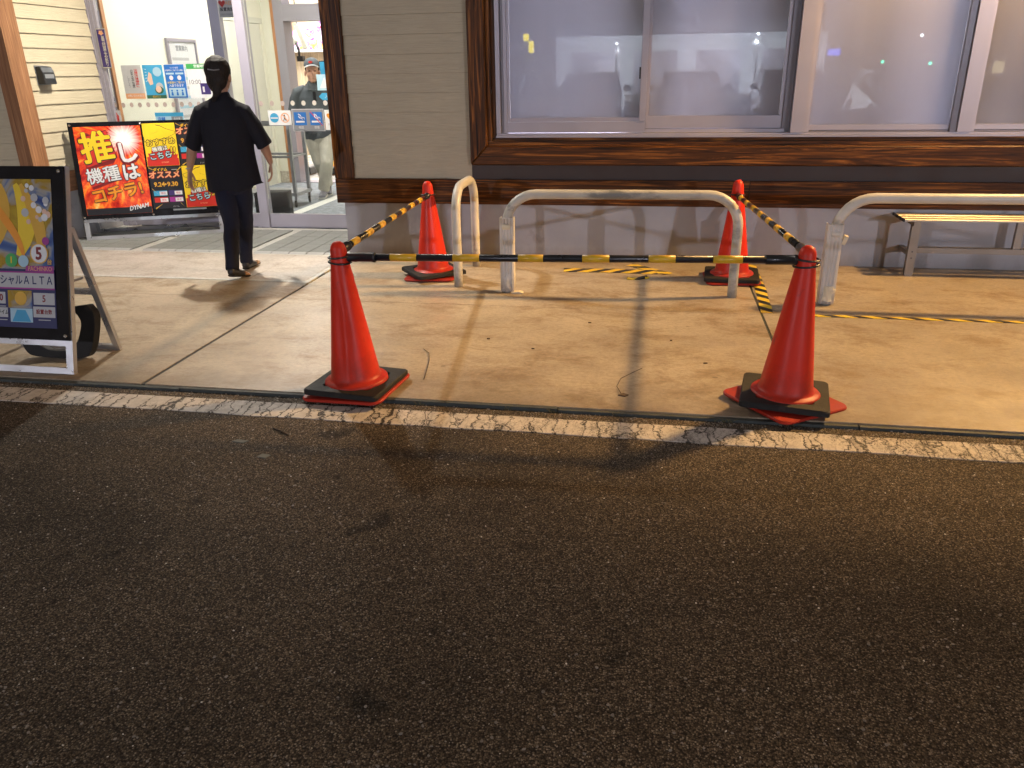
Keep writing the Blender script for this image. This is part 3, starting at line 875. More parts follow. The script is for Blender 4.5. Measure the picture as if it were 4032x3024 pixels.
def panel_light(x, y, z, sx, sy, w, label, col=(1.0, 0.97, 0.9)):
    t = thing('ceiling_light', label, 'light', (x, y, z), group='flat ceiling lights inside the shop')
    boxo('housing', (-sx / 2 - 0.03, sx / 2 + 0.03, -sy / 2 - 0.03, sy / 2 + 0.03, 0.0, 0.04), MT['ceiling'], t)
    boxo('diffuser', (-sx / 2, sx / 2, -sy / 2, sy / 2, -0.012, -0.001), MT['lamp_white'], t)
    lamp_light('light', 'AREA', (0, 0, -0.03), w, col, sx, sy, parent=t)
panel_light(-4.3, 7.95, 2.855, 0.7, 0.3, W_VESTIBULE, 'flat white ceiling light just inside the glass front')
panel_light(-4.1, 9.35, 2.855, 1.2, 0.5, W_VESTIBULE * 1.5, 'flat white ceiling light above the inner doorway')
panel_light(-5.0, 11.9, 3.15, 1.6, 1.0, W_HALL, 'flat white ceiling light at the front of the bright hall')
panel_light(-6.3, 13.6, 3.15, 1.6, 1.0, W_HALL, 'flat white ceiling light at the back of the bright hall')

panel_light(1.8, 7.6, 3.10, 2.4, 0.3, W_ROOM, 'cool ceiling light added unseen behind the frosted windows to brighten the panes', (0.84, 0.84, 1.0))  # added room lamp, never in view, lifts the frosted panes
def wide_beam(d):
    """photometry of a wide-beam downlight: evens out the pavement below, cut off towards the horizontal"""
    d.use_nodes = True
    nt = d.node_tree
    em = nt.nodes['Emission']
    tc = nt.nodes.new('ShaderNodeTexCoord')
    sp = nt.nodes.new('ShaderNodeSeparateXYZ')
    nt.links.new(tc.outputs['Normal'], sp.inputs[0])
    c = math_n(nt, 'ABSOLUTE', sp.outputs[2])
    i_ = math_n(nt, 'POWER', math_n(nt, 'MAXIMUM', c, 0.3), -3.2)
    cut = nt.nodes.new('ShaderNodeMapRange'); cut.interpolation_type = 'SMOOTHSTEP'
    cut.inputs['From Min'].default_value = 0.36; cut.inputs['From Max'].default_value = 0.62
    nt.links.new(c, cut.inputs['Value'])
    fwd = nt.nodes.new('ShaderNodeMapRange'); fwd.interpolation_type = 'SMOOTHSTEP'      # asymmetric lens: throws little light past the kerb
    fwd.inputs['From Min'].default_value = 0.76; fwd.inputs['From Max'].default_value = 1.30
    fwd.inputs['To Min'].default_value = 1.0; fwd.inputs['To Max'].default_value = 0.13
    nt.links.new(math_n(nt, 'DIVIDE', math_n(nt, 'ABSOLUTE', sp.outputs[1]), math_n(nt, 'MAXIMUM', c, 0.05)), fwd.inputs['Value'])
    nt.links.new(math_n(nt, 'MULTIPLY', math_n(nt, 'MULTIPLY', i_, cut.outputs['Result']), fwd.outputs['Result']), em.inputs['Strength'])

def soffit(x, y, w, col, mat_, label, rad=0.05, spot=165):
    t = thing('eave_downlight', label, 'light', (x, y, 3.2))
    bm = bmesh.new(); lathe(bm, [(0.09, 0.0), (0.105, -0.002), (0.105, -0.03), (0.085, -0.032), (0.078, -0.012), (0.0, -0.011)], 24); finish('trim', bm, MT['alu'], t, smooth=True)
    bm = bmesh.new(); lathe(bm, [(0.0, -0.020), (0.055, -0.018), (0.07, -0.0135)], 24); finish('lens', bm, mat_, t, smooth=True)
    l = lamp_light('light', 'POINT', (0, 0, -0.06), w, col, rad, parent=t) if spot > 170 else lamp_light('light', 'SPOT', (0, 0, -0.06), w, col, rad, parent=t, spot=spot)
    if spot > 170: wide_beam(l.data)
soffit(3.15, 5.88, W_ORANGE, ORANGE, MT['lamp_orange'], 'round orange lamp in the eave above the slatted bench', 0.15, 178)
soffit(-3.5, 6.36, W_SOFFIT, (1.0, 0.92, 0.80), MT['lamp_orange'], 'round warm lamp in the eave above the entrance mats', 0.06)

t = thing('added_spotlight', 'small spotlight added unseen under the entrance eave to brighten the plank side wall', 'light', (-3.75, 6.62, 3.19))  # added lamp, out of view, that lifts the plank wall
bm = bmesh.new(); lathe(bm, [(0.0, 0.0), (0.05, 0.0), (0.05, -0.02), (0.02, -0.025), (0.02, -0.06), (0.055, -0.065), (0.06, -0.16), (0.05, -0.16), (0.045, -0.10), (0.0, -0.10)], 20)
finish('casing', bm, MT['steel'], t, smooth=True)
_l = lamp_light('light', 'SPOT', (-0.02, 0.0, -0.19), 215, (1.0, 0.90, 0.70), 0.04, parent=t, spot=80)
_l.rotation_euler = Vector((-1.60, 0.25, -1.55)).to_track_quat('-Z', 'Y').to_euler()

def pole_lamp(x, y, h, w, label, col=COOL):
    t = thing('lamp_post', label, 'lamp post', (x, y, ZA), group='lamp posts around the parking lot')
    tubeo('pole', [(0, 0, 0), (0, 0, h)], [0.07, 0.05], MT['silver'], t)
    boxo('head', (-0.28, 0.28, -0.16, 0.16, h, h + 0.10), MT['steel'], t, bevel=0.02)
    boxo('lamp', (-0.24, 0.24, -0.12, 0.12, h - 0.03, h - 0.001), MT['lamp_white'], t)
    lamp_light('light', 'POINT', (0, 0, h - 0.12), w, col, 0.14, parent=t)
pole_lamp(13.2, -14.5, 3.95, W_POLE, 'lamp post far to the right across the parking lot')
pole_lamp(-12.0, -16.6, 4.05, W_POLE * 0.8, 'lamp post far to the left across the parking lot')
# ================================================================== CONES, WEIGHTS, BARS
def rsq(h, r, n=6):
    pts = []
    for cx, cy, a0 in ((h - r, h - r, 0), (-h + r, h - r, 90), (-h + r, -h + r, 180), (h - r, -h + r, 270)):
        for k in range(n + 1):
            a = R(a0 + 90 * k / n); pts.append((cx + r * math.cos(a), cy + r * math.sin(a)))
    return pts

def cone_body_mesh(dent=False, height=0.715):
    bm = bmesh.new()
    k = height / 0.715
    prof = [(0.112, 0.018), (0.149, 0.020), (0.153, 0.046), (0.152, 0.055), (0.146, 0.061), (0.128, 0.065), (0.1205, 0.071), (0.1165, 0.085)]
    for i in range(1, 15):
        t = i / 14
        prof.append((0.1165 + (0.0375 - 0.1165) * t, 0.085 + (0.655 - 0.085) * t))
    for a in (15, 35, 55, 75): prof.append((0.0375 * math.cos(R(a)) ** 0.8, 0.665 + 0.05 * math.sin(R(a))))
    prof.append((0.0, 0.715))
    lathe(bm, [(r, z * k) for r, z in prof], 48)
    if dent:
        for v in bm.verts:
            a = math.atan2(v.co.y, v.co.x)
            d = math.exp(-((a + 1.75) / 0.34) ** 2 - ((v.co.z - 0.30) / 0.16) ** 2) * 0.012
            d -= math.exp(-((a + 1.45) / 0.12) ** 2 - ((v.co.z - 0.20) / 0.13) ** 2) * 0.006
            d += math.exp(-((a + 1.3) / 0.14) ** 2 - ((v.co.z - 0.30 - (a + 1.3) * 0.15) / 0.03) ** 2) * 0.006
            l = math.hypot(v.co.x, v.co.y)
            if l > 0.01: v.co.x *= 1 - d / l; v.co.y *= 1 - d / l
    return bm

def cone(x, y, lean, platerot, plate, label, dent=False, height=0.715):
    t = thing('traffic_cone', label, 'traffic cone', (x, y, 0.001), (R(lean[1]), R(lean[0]), 0), group='red traffic cones at the corners of the barrier')
    finish('cone_body', cone_body_mesh(dent, height), MT['cone'], t, smooth=True)
    bm = bmesh.new()
    slabxy(bm, rsq(plate, 0.05), 0.004, 0.019)
    finish('base_plate', bm, MT['cone'], t, bevel=0.005, rot=(0, 0, R(platerot)))
    return t

def weight(x, y, z, rot, tilt, label, half=0.19):
    n = 28
    outer = rsq(half, 0.022)
    n = len(outer)
    bm = bmesh.new()
    rings = []
    for (f, zz) in (('o', 0.003), ('o', 0.024), ('o2', 0.029), ('i2', 0.029), ('i', 0.024), ('i', 0.0)):
        r = []
        for k, (px, py) in enumerate(outer):
            a = math.atan2(py, px)
            if f == 'o': p = (px, py)
            elif f == 'o2': p = (px * 0.975, py * 0.975)
            elif f == 'i2': p = (0.168 * math.cos(a), 0.168 * math.sin(a))
            else: p = (0.162 * math.cos(a), 0.162 * math.sin(a))
            r.append(bm.verts.new((p[0], p[1], zz)))
        rings.append(r)
    m = len(rings)
    for i in range(m):
        for k in range(n):
            bm.faces.new((rings[i][k], rings[i][(k + 1) % n], rings[(i + 1) % m][(k + 1) % n], rings[(i + 1) % m][k]))
    bmesh.ops.recalc_face_normals(bm, faces=bm.faces)
    o = finish('cone_weight', bm, MT['rubber'], None, loc=(x, y, z), rot=(R(tilt[0]), R(tilt[1]), R(rot)))
    return tag(o, label, 'cone weight', 'black rubber weights on the cones')

CN = {'NL': (-1.378, 3.345), 'FL': (-1.612, 5.590), 'FR': (0.572, 5.725), 'NR': (0.625, 3.452)}
cone(*CN['NL'], (-2.4, 0.6), -6, 0.205, 'dented red traffic cone at the kerb on the entrance side, straddling the white line', True, 0.722)
cone(*CN['FL'], (-1.0, 0.0), 2, 0.19, 'red traffic cone beside the short end-on white rail', False, 0.70)
cone(*CN['FR'], (-0.6, 0.0), 2, 0.19, 'red traffic cone half hidden behind the right leg of the middle white rail', False, 0.705)
cone(*CN['NR'], (2.0, 0.6), 38, 0.205, 'red traffic cone at the kerb with its black weight turned across its red plate', False, 0.722)
weight(CN['NL'][0], CN['NL'][1], 0.022, -7, (0, 0), 'black square weight round the dented cone at the kerb')
weight(CN['FL'][0], CN['FL'][1], 0.030, 38, (0, 0), 'black square weight set cornerwise round the cone by the short rail')
weight(CN['FR'][0], CN['FR'][1], 0.022, -4, (0, 0), 'black square weight round the cone behind the middle rail')
weight(CN['NR'][0], CN['NR'][1], 0.026, -9, (0, 1.5), 'black square weight lying across the red plate of the cone near the yellow tape line')

def bar(a, b, bands, label, sleeve=0.17, r=0.0165, ring=(0.047, 0.050), drop=0.022, loops=(2, 2)):
    a, b = Vector(a), Vector(b)
    d = b - a; L = d.length
    t = thing('barrier_bar', label, 'barrier bar', a, group='black and yellow bars between the cones')
    t.rotation_mode = 'QUATERNION'
    t.rotation_quaternion = d.to_track_quat('X', 'Z')
    tubeo('pole', [(0.045, 0, 0), (L - 0.045, 0, 0)], r, MT['barblack'], t, 16)
    for x0, x1 in bands:
        tubeo('yellow_band', [(x0, 0, 0), (x1, 0, 0)], r + 0.0008, MT['baryellow'], t, 16)
    for x0, x1 in ((0.04, sleeve), (L - sleeve, L - 0.04)):
        tubeo('end_sleeve', [(x0, 0, 0), (x0 + 0.004, 0, 0), (x1 - 0.012, 0, 0), (x1 - 0.012, 0, 0.0), (x1, 0, 0)], [r + 0.003, r + 0.005, r + 0.004, r + 0.006, r + 0.006], MT['black'], t, 16)
    for cx, s, rr, nl in ((0.0, 1, ring[0], loops[0]), (L, -1, ring[1], loops[1])):
        for dz, slope in ((0.004, 0.12), (-drop, -0.16))[:nl]:
            pts = []
            for k in range(24):
                an = 2 * math.pi * k / 24
                pts.append((cx + rr * math.cos(an) * 1.05, rr * math.sin(an), dz + s * slope * rr * math.cos(an) * 0.6))
            tubeo('loop', pts, 0.0045, MT['black'], t, 8, closed=True)
    return t
bx0 = -1.405
FB = [(-1.165, -1.043), (-0.877, -0.756), (-0.582, -0.471), (-0.299, -0.181), (-0.012, 0.103), (0.262, 0.385)]
bar((bx0, 3.338, 0.648), (0.648, 3.445, 0.660), [(p - bx0, q - bx0) for p, q in FB], 'front black and yellow bar along the kerb between the two nearest cones')
Lb = 2.2
bar((-1.405, 3.338, 0.674), (-1.623, 5.590, 0.600), [(0.20 + 0.275 * i, 0.32 + 0.275 * i) for i in range(8) if 0.32 + 0.275 * i < 2.1], 'black and yellow bar running back from the dented cone beside the entrance', sleeve=0.15, loops=(0, 1))
bar((0.566, 5.725, 0.600), (0.648, 3.445, 0.688), [(0.17 + 0.275 * i, 0.29 + 0.275 * i) for i in range(8) if 0.29 + 0.275 * i < 2.1], 'black and yellow bar running forward from the cone behind the middle rail', sleeve=0.15, loops=(1, 0))

# ================================================================== WHITE RAILS
def hoop(L, H, rad=0.20, n=8):
    pts = [(0, 0, -0.05), (0, 0, 0.05)]
    pts += [(0, 0, H - rad - 0.03)]
    for k in range(n + 1):
        a = R(180 - 90 * k / n); pts.append((rad + rad * math.cos(a), 0, H - rad + rad * math.sin(a)))
    m = 8
    for k in range(1, m): pts.append((rad + (L - 2 * rad) * k / m, 0, H))
    for k in range(n + 1):
        a = R(90 - 90 * k / n); pts.append((L - rad + rad * math.cos(a), 0, H - rad + rad * math.sin(a)))
    pts += [(L, 0, H - rad - 0.03), (L, 0, 0.05), (L, 0, -0.05)]
    return pts
RG = 'white bent-pipe rails in front of the wall'
rl = thing('guard_rail', 'short white bent rail seen end-on beside the back left cone', 'guard rail', (-1.352, 5.315, 0), (0, 0, R(91)), RG)
tubeo('pipe', hoop(0.64, 0.685, 0.19), 0.0315, MT['railpaint'], rl, 20)
rm = thing('guard_rail', 'middle white bent rail with worn top and white sleeve on one leg', 'guard rail', (-0.975, 5.21, 0), (0, 0, R(1.5)), RG)
tubeo('pipe', hoop(1.515, 0.668, 0.20), 0.0315, MT['railworn'], rm, 20)
rr = thing('guard_rail', 'white bent rail in front of the slatted bench', 'guard rail', (1.115, 5.15, 0), (0, 0, R(0.5)), RG)
tubeo('pipe', hoop(2.4, 0.672, 0.21), 0.0315, MT['railpaint'], rr, 20)
for par, side in ((rm, -1), (rr, 1)):
    bm = bmesh.new()
    # corrugated angle guard strapped to the leg
    pts = []
    for k in range(9):
        pts.append((side * (-0.050 + 0.0108 * k), -0.036 - (0.006 if k % 2 else 0.0)))
    pts += [(side * 0.044, -0.030), (side * 0.044, 0.034), (side * 0.038, 0.034), (side * 0.038, -0.024), (side * -0.044, -0.024), (side * -0.044, 0.034), (side * -0.050, 0.034)]
    slabxy(bm, pts, 0.012, 0.515)
    finish('plastic_guard', bm, MT['whiteplastic'], par)
    tubeo('strap', [(0.0, 0, 0.44), (0.0, 0, 0.475)], 0.0485, MT['papertape'] if side < 0 else MT['railpaint'], par, 14)
    bm = bmesh.new()
    tube(bm, [(0, 0, 0.03), (0, 0, 0.06), (0.003, 0, 0.10), (0, 0, 0.125)], [0.052, 0.049, 0.050, 0.047], 14)
    for v in bm.verts: v.co += Vector((random.uniform(-.003, .003), random.uniform(-.003, .003), random.uniform(-.006, .006)))
    finish('tape_wrap', bm, MT['papertape'] if side > 0 else MT['whiteplastic'], par)
bm = bmesh.new()
prism(bm, [(0.03, 0.005), (0.085, 0.012), (0.115, 0.002), (0.10, 0.0), (0.03, 0.0)], -0.05, -0.02)
for v in bm.verts: v.co.z += v.co.y * 0.2 + 0.012
finish('loose_tape', bm, MT['papertape'], rm)
bm = bmesh.new(); box(bm, -0.012, 0.012, 0.0, 0.03, 0, 0.055); finish('tape_tag', bm, MT['papertape'], rr, bevel=0.003, loc=(0.052, -0.03, 0.39), rot=(0.2, 0.25, 0.1))

# ================================================================== BENCH
be = thing('bench', 'low metal slatted bench against the wall under the orange lamp', 'bench', (1.748, 5.955, 0))
BL = 1.8
for i in range(4):
    y0 = i * 0.0915
    bm = bmesh.new()
    q = [(y0, 0.396), (y0 + 0.076, 0.396), (y0 + 0.076, 0.407), (y0 + 0.071, 0.412), (y0 + 0.041, 0.409), (y0 + 0.035, 0.409), (y0 + 0.005, 0.412), (y0, 0.407)]
    a_ = [bm.verts.new((0, p[0], p[1])) for p in q]; b_ = [bm.verts.new((BL, p[0], p[1])) for p in q]
    bm.faces.new(a_[::-1]); bm.faces.new(b_)
    for k in range(8): bm.faces.new((a_[k], a_[(k + 1) % 8], b_[(k + 1) % 8], b_[k]))
    bmesh.ops.recalc_face_normals(bm, faces=bm.faces)
    s = finish('slat', bm, MT['bench_alu'], be)
    boxo('end_cap', (-0.008, -0.0005, y0, y0 + 0.076, 0.393, 0.413), MT['black'], s, bevel=0.003)
for x in (0.06, BL - 0.12):
    for y in (0.018, 0.30):
        lg = boxo('leg', (x, x + 0.058, y, y + 0.04, 0.0, 0.362), MT['bench_leg'], be, bevel=0.004)
        if y < 0.1:
            for hz in (0.178, 0.132):
                bm = bmesh.new(); lathe(bm, [(0.0, 0.0), (0.0055, 0.0), (0.0055, 0.003), (0, 0.003)], 12)
                finish('bolt', bm, MT['black'], lg, loc=(x + 0.028, y, hz), rot=(R(90), 0, 0))
    boxo('cross_bar', (x + 0.005, x + 0.05, 0.0, 0.355, 0.362, 0.395), MT['bench_leg'], be, bevel=0.003)
    boxo('cross_bar', (x + 0.012, x + 0.045, 0.06, 0.299, 0.14, 0.172), MT['bench_leg'], be, bevel=0.003)
boxo('stretcher', (0.105, BL - 0.107, 0.155, 0.195, 0.140, 0.180), MT['bench_leg'], be, bevel=0.003)
boxo('centre_post', (0.80, 0.848, 0.160, 0.19, 0.181, 0.383), MT['bench_leg'], be, bevel=0.003)

# ================================================================== HAZARD TAPE ON THE GROUND
def tape(pts, w, label, m='tape', seed=1, name='hazard_tape', crumple=0.002):
    random.seed(seed)
    P = [Vector((p[0], p[1], 0)) for p in pts]
    o = P[0]; ang = math.atan2((P[-1] - o).y, (P[-1] - o).x)
    rot = Matrix.Rotation(-ang, 3, 'Z')
    Q = [rot @ (p - o) for p in P]
    bm = bmesh.new(); prev = None
    sub = []
    for i in range(len(Q) - 1):
        n = max(2, int((Q[i + 1] - Q[i]).length / 0.03))
        for k in range(n): sub.append(Q[i].lerp(Q[i + 1], k / n))
    sub.append(Q[-1])
    for i, q in enumerate(sub):
        d = (sub[min(i + 1, len(sub) - 1)] - sub[max(i - 1, 0)]).normalized(); nrm = Vector((-d.y, d.x, 0))
        ww = w * 0.5 * random.uniform(0.93, 1.02)
        h1, h2 = random.uniform(0.0012, 0.0012 + crumple), random.uniform(0.0012, 0.0012 + crumple)
        jag = random.uniform(-.012, .012) if i in (0, len(sub) - 1) else 0
        row = [bm.verts.new(q + nrm * ww + d * jag + Vector((0, 0, h1))), bm.verts.new(q - nrm * ww - d * jag + Vector((0, 0, h2))), bm.verts.new(q - nrm * ww + Vector((0, 0, 0.0006))), bm.verts.new(q + nrm * ww + Vector((0, 0, 0.0006)))]
        if prev:
            for k in range(4): bm.faces.new((prev[k], prev[(k + 1) % 4], row[(k + 1) % 4], row[k]))
        else: bm.faces.new(row)
        prev = row
    bm.faces.new(prev[::-1])
    bmesh.ops.recalc_face_normals(bm, faces=bm.faces)
    t = finish(name, bm, MT[m], None, loc=(o.x, o.y, 0.001), rot=(0, 0, ang))
    return tag(t, label, 'hazard tape', 'black and yellow tape stuck to the pavement')
tape([(-0.66, 5.885), (-0.3, 5.90), (0.05, 5.885)], 0.12, 'long piece of striped tape lying inside the coned-off area', 'tape', 1)
tape([(-0.165, 6.12), (0.125, 5.845)], 0.085, 'short slanting tape piece crossing the end of the long one', 'tape', 2)
tape([(-0.17, 5.66), (-0.09, 5.67), (-0.02, 5.72)], 0.05, 'crumpled scrap of striped tape in front of the long piece', 'tape', 3, crumple=0.018)
tape([(0.758, 6.21), (0.752, 5.55), (0.725, 4.90)], 0.075, 'striped tape running along the slab joint past the cone behind the rail', 'tape', 4)
tape([(0.82, 4.868), (2.0, 4.872), (3.4, 4.878)], 0.046, 'thin striped tape line along the slab joint in front of the bench rail', 'tape_fine', 5)

# ================================================================== STANDING SIGNS
def knob(parent, x, z, y=0.0, r=0.011):
    bm = bmesh.new(); lathe(bm, [(0.0, 0.012), (r * 0.7, 0.011), (r, 0.006), (r, 0.0), (0, 0)], 14)
    return finish('knob', bm, MT['chrome'], parent, smooth=True, loc=(x, y, z), rot=(R(90), 0, 0))

def aframe(t, W, Hs, lean, board_z0, board_z1, leg_spread, hinge_z, foot=0.045, leg_in=0.0):
    """front frame leaning back in local coordinates: x along, y to the back"""
    tl = math.atan2(lean, Hs)
    fr = node('front_frame', t, rot=(-tl, 0, 0))
    Ls = Hs / math.cos(tl)
    boxo('upright', (0, 0.04, 0.0, 0.028, 0.0, Ls), MT['silver'], fr, bevel=0.003)
    boxo('upright', (W - 0.04, W, 0.0, 0.028, 0.0, Ls), MT['silver'], fr, bevel=0.003)
    boxo('cross_bar', (0.041, W - 0.041, 0.002, 0.026, 0.0, 0.032), MT['silver'], fr, bevel=0.003)
    boxo('cross_bar', (0.041, W - 0.041, 0.002, 0.026, board_z0 - 0.03, board_z0), MT['silver'], fr, bevel=0.003)
    boxo('cross_bar', (0.041, W - 0.041, 0.002, 0.026, Ls - 0.03, Ls - 0.001), MT['silver'], fr, bevel=0.003)
    hy = lean * hinge_z / Hs + 0.03
    bl = math.hypot(leg_spread - hy, hinge_z)
    br = node('back_frame', t, (0, hy, hinge_z), (math.atan2(leg_spread - hy, hinge_z), 0, 0))
    for x in (leg_in, W - 0.035 - leg_in):
        boxo('back_leg', (x, x + 0.035, 0.0, 0.024, -bl, 0.0), MT['silver'], br, bevel=0.003)
    boxo('cross_bar', (leg_in + 0.036, W - 0.036 - leg_in, 0.002, 0.022, -bl + 0.002, -bl + 0.03), MT['silver'], br, bevel=0.003)
    boxo('cross_bar', (leg_in + 0.036, W - 0.036 - leg_in, 0.002, 0.022, -bl * 0.52, -bl * 0.52 + 0.03), MT['silver'], br, bevel=0.003)
    boxo('stay', (W - 0.045, W - 0.038, hy - 0.075, hy + 0.05, hinge_z * 0.62, hinge_z * 0.62 + 0.012), MT['steel'], t, rot=(0, 0, 0))
    bd = boxo('display_board', (0.003, W - 0.003, -0.014, -0.001, board_z0, board_z1), MT['board'], t, bevel=0.003, rot=(-tl, 0, 0))
    return bd

# ---- the wide sign by the entrance
SA = math.atan2(0.406, 0.9135)
s2 = thing('standing_sign', 'wide standing sign of red and yellow posters beside the walking woman', 'sign', (-5.245, 6.53, 0.012), (0, 0, SA))
W2 = 1.235
bd = aframe(s2, W2, 1.045, 0.165, 0.19, 1.055, 0.42, 0.75)
Y0 = -0.0152
MT['burst'] = burst_mat('fiery_poster', (0.455, 0.90), [(0.30, (0.02, 0.004, 0.004)), (0.42, (0.42, 0.015, 0.01)), (0.52, (0.72, 0.07, 0.015)), (0.60, (0.90, 0.30, 0.03)), (0.70, (0.95, 0.72, 0.25))])
lp = rect('poster', 0.045, 0.615, 0.225, 1.015, Y0, MT['burst'], bd)
rect('poster_foot', 0.047, 0.613, 0.226, 0.285, Y0 - 0.0014, MT['ink'], bd, 0.0003)
rnd = random.Random(4)
def blotted(pts, j=0.006): return [(x + rnd.uniform(-j, j), z + rnd.uniform(-j, j)) for x, z in pts]
poly('letter_backing', [(0.060, 0.915), (0.155, 0.965), (0.175, 0.945), (0.320, 0.985), (0.385, 0.74), (0.335, 0.685), (0.10, 0.635), (0.115, 0.70)], Y0 - 0.0014, MT['darkred'], bd, 0.0006)
poly('letter_backing', [(0.070, 0.910), (0.318, 0.975), (0.375, 0.735), (0.112, 0.655)], Y0 - 0.0022, MT['red'], bd, 0.0006)
text('推', 0.222, 0.812, 0.295, MT['ink'], bd, Y0 - 0.0032, bold=0.042, ang=6, name='lettering')
text('推', 0.222, 0.815, 0.290, MT['yellow'], bd, Y0 - 0.0046, bold=0.026, ang=6)
text('し', 0.470, 0.760, 0.215, MT['darkred'], bd, Y0 - 0.0032, bold=0.085, ang=6)
text('し', 0.470, 0.768, 0.205, MT['paper'], bd, Y0 - 0.0046, bold=0.032, ang=6)
poly('letter_backing', [(0.090, 0.600), (0.340, 0.660), (0.395, 0.545), (0.135, 0.455)], Y0 - 0.0022, MT['darkred'], bd, 0.0006)
poly('letter_backing', [(0.085, 0.612), (0.340, 0.668), (0.385, 0.560), (0.125, 0.478)], Y0 - 0.0030, MT['red'], bd, 0.0006)
text('機種', 0.240, 0.575, 0.150, MT['ink'], bd, Y0 - 0.0040, bold=0.045, ang=7)
text('機種', 0.240, 0.577, 0.148, MT['paper'], bd, Y0 - 0.0054, bold=0.016, ang=7)
text_outlined('は', 0.480, 0.595, 0.160, MT['paper'], MT['ink'], bd, Y0 - 0.0032, bold=0.03, out=0.045, ang=7)
text_outlined('コチラ!', 0.335, 0.415, 0.142, MT['orange'], MT['ink'], bd, Y0 - 0.0032, bold=0.030, out=0.04, ang=10)
text_outlined('DYNAM', 0.500, 0.282, 0.054, MT['paper'], MT['ink_grey'], bd, Y0 - 0.0032, bold=0.03, out=0.02, ang=10, shear=0.35, sx=0.9)
def arrow_poster(x0, z0, w=0.285, h=0.385, flip=False):
    z1 = z0 + h
    rect('poster', x0, x0 + w, z0, z1, Y0, MT['yellow'], bd)
    pts = []
    for k in range(26):
        a = math.pi * k / 25
        rr = 1.0 if k % 2 else 0.86
        pts.append((x0 + w / 2 + rr * 0.60 * w * math.cos(a) * 1.0, z0 + 0.002 + rr * 0.44 * h * math.sin(a)))
    pts = [(min(max(px, x0 + 0.004), x0 + w - 0.003), pz) for px, pz in pts]
    poly('burst', pts, Y0 - 0.0013, MT['red'], bd, 0.0005)
    # pointing hand
    hp = [(0.02, 0.70), (0.45, 0.80), (0.42, 0.95), (0.55, 0.93), (0.72, 0.86), (0.97, 0.80), (0.95, 0.74), (0.70, 0.66), (0.40, 0.62), (0.02, 0.58)]
    if flip: hp = [(1 - a_, b_) for a_, b_ in hp][::-1]
    P_ = [(x0 + a_ * w, z0 + b_ * h) for a_, b_ in hp]
    cxp = sum(p[0] for p in P_) / len(P_); czp = sum(p[1] for p in P_) / len(P_)
    poly('hand_outline', [(cxp + (p[0] - cxp) * 1.03, czp + (p[1] - czp) * 1.09) for p in P_], Y0 - 0.0013, MT['ink'], bd, 0.0004)
    poly('hand', P_, Y0 - 0.0020, MT['yellow'], bd, 0.0005)
    text_outlined('おすすめ', x0 + 0.50 * w, z0 + 0.555 * h, 0.066, MT['yellow'], MT['ink'], bd, Y0 - 0.0030, bold=0.02, out=0.09, ang=4)
    text_outlined('機種は', x0 + 0.45 * w, z0 + 0.40 * h, 0.046, MT['paper'], MT['ink'], bd, Y0 - 0.0030, bold=0.02, out=0.09, ang=8)
    text_outlined('こちら', x0 + 0.45 * w, z0 + 0.235 * h, 0.068, MT['paleblue'], MT['ink'], bd, Y0 - 0.0030, bold=0.025, out=0.09, ang=6)
    text_outlined('!!', x0 + 0.84 * w, z0 + 0.34 * h, 0.098, MT['yellow'], MT['ink'], bd, Y0 - 0.0030, bold=0.02, out=0.05, ang=-6)
    text('DYNAM', x0 + 0.56 * w, z0 + 0.085 * h, 0.018, MT['paleorange'], bd, Y0 - 0.0022, bold=0.01)
def pick_poster(x0, z0, dates, w=0.285, h=0.385):
    rect('poster', x0, x0 + w, z0, z0 + h, Y0, MT['ink'], bd)
    for (a_, b_, c_, d_) in ((0.0, 1.0, 0.22, 0.90), (1.0, 0.99, 0.80, 0.84), (0.02, 0.50, 0.26, 0.30), (0.05, 0.02, 0.3, 0.12), (0.85, 0.14, 0.97, 0.02)):
        poly('gold_ray', [(x0 + a_ * w, z0 + b_ * h), (x0 + a_ * w + 0.004, z0 + b_ * h - 0.012), (x0 + c_ * w, z0 + d_ * h)], Y0 - 0.0013, MT['gold'], bd, 0.0004)
    text_outlined('ダイナム', x0 + 0.36 * w, z0 + 0.925 * h, 0.032, MT['yellow'], MT['darkred'], bd, Y0 - 0.0018, bold=0.02, out=0.06, shear=0.15)
    text('▬▬▬', x0 + 0.80 * w, z0 + 0.925 * h, 0.016, MT['paper_grey'], bd, Y0 - 0.0018)
    text_outlined('オススメ', x0 + 0.46 * w, z0 + 0.795 * h, 0.070, MT['paleorange'], MT['red'], bd, Y0 - 0.0018, bold=0.03, out=0.05, shear=0.12)
    text_outlined(dates, x0 + 0.48 * w, z0 + 0.575 * h, 0.056, MT['gold'], MT['darkred'], bd, Y0 - 0.0018, bold=0.03, out=0.03)
    for i in range(2):
        for j in range(2):
            px, pz = x0 + (0.06 + 0.47 * i) * w, z0 + (0.31 - 0.16 * j) * h
            rect('picture_box', px, px + 0.42 * w, pz, pz + 0.12 * h, Y0 - 0.0013, MT[('skyblue', 'purple', 'red', 'magenta')[i + 2 * j]], bd, 0.0004)
            rect('picture_box', px + 0.18 * w, px + 0.42 * w, pz + 0.004, pz + 0.10 * h, Y0 - 0.0018, MT['paper'], bd, 0.0004)
            text('新台', px + 0.30 * w, pz + 0.055 * h, 0.020, MT['red'], bd, Y0 - 0.0025)
    text('ダイナム', x0 + 0.7 * w, z0 + 0.04 * h, 0.014, MT['paper'], bd, Y0 - 0.0018)
arrow_poster(0.632, 0.645)
pick_poster(0.632, 0.255, '9.24▸9.30')
pick_poster(0.925, 0.645, '9.24▸9.30')
arrow_poster(0.925, 0.255, flip=True)
rect('caption_strip', 0.80, 1.10, 0.232, 0.248, Y0, MT['ink_grey'], bd)
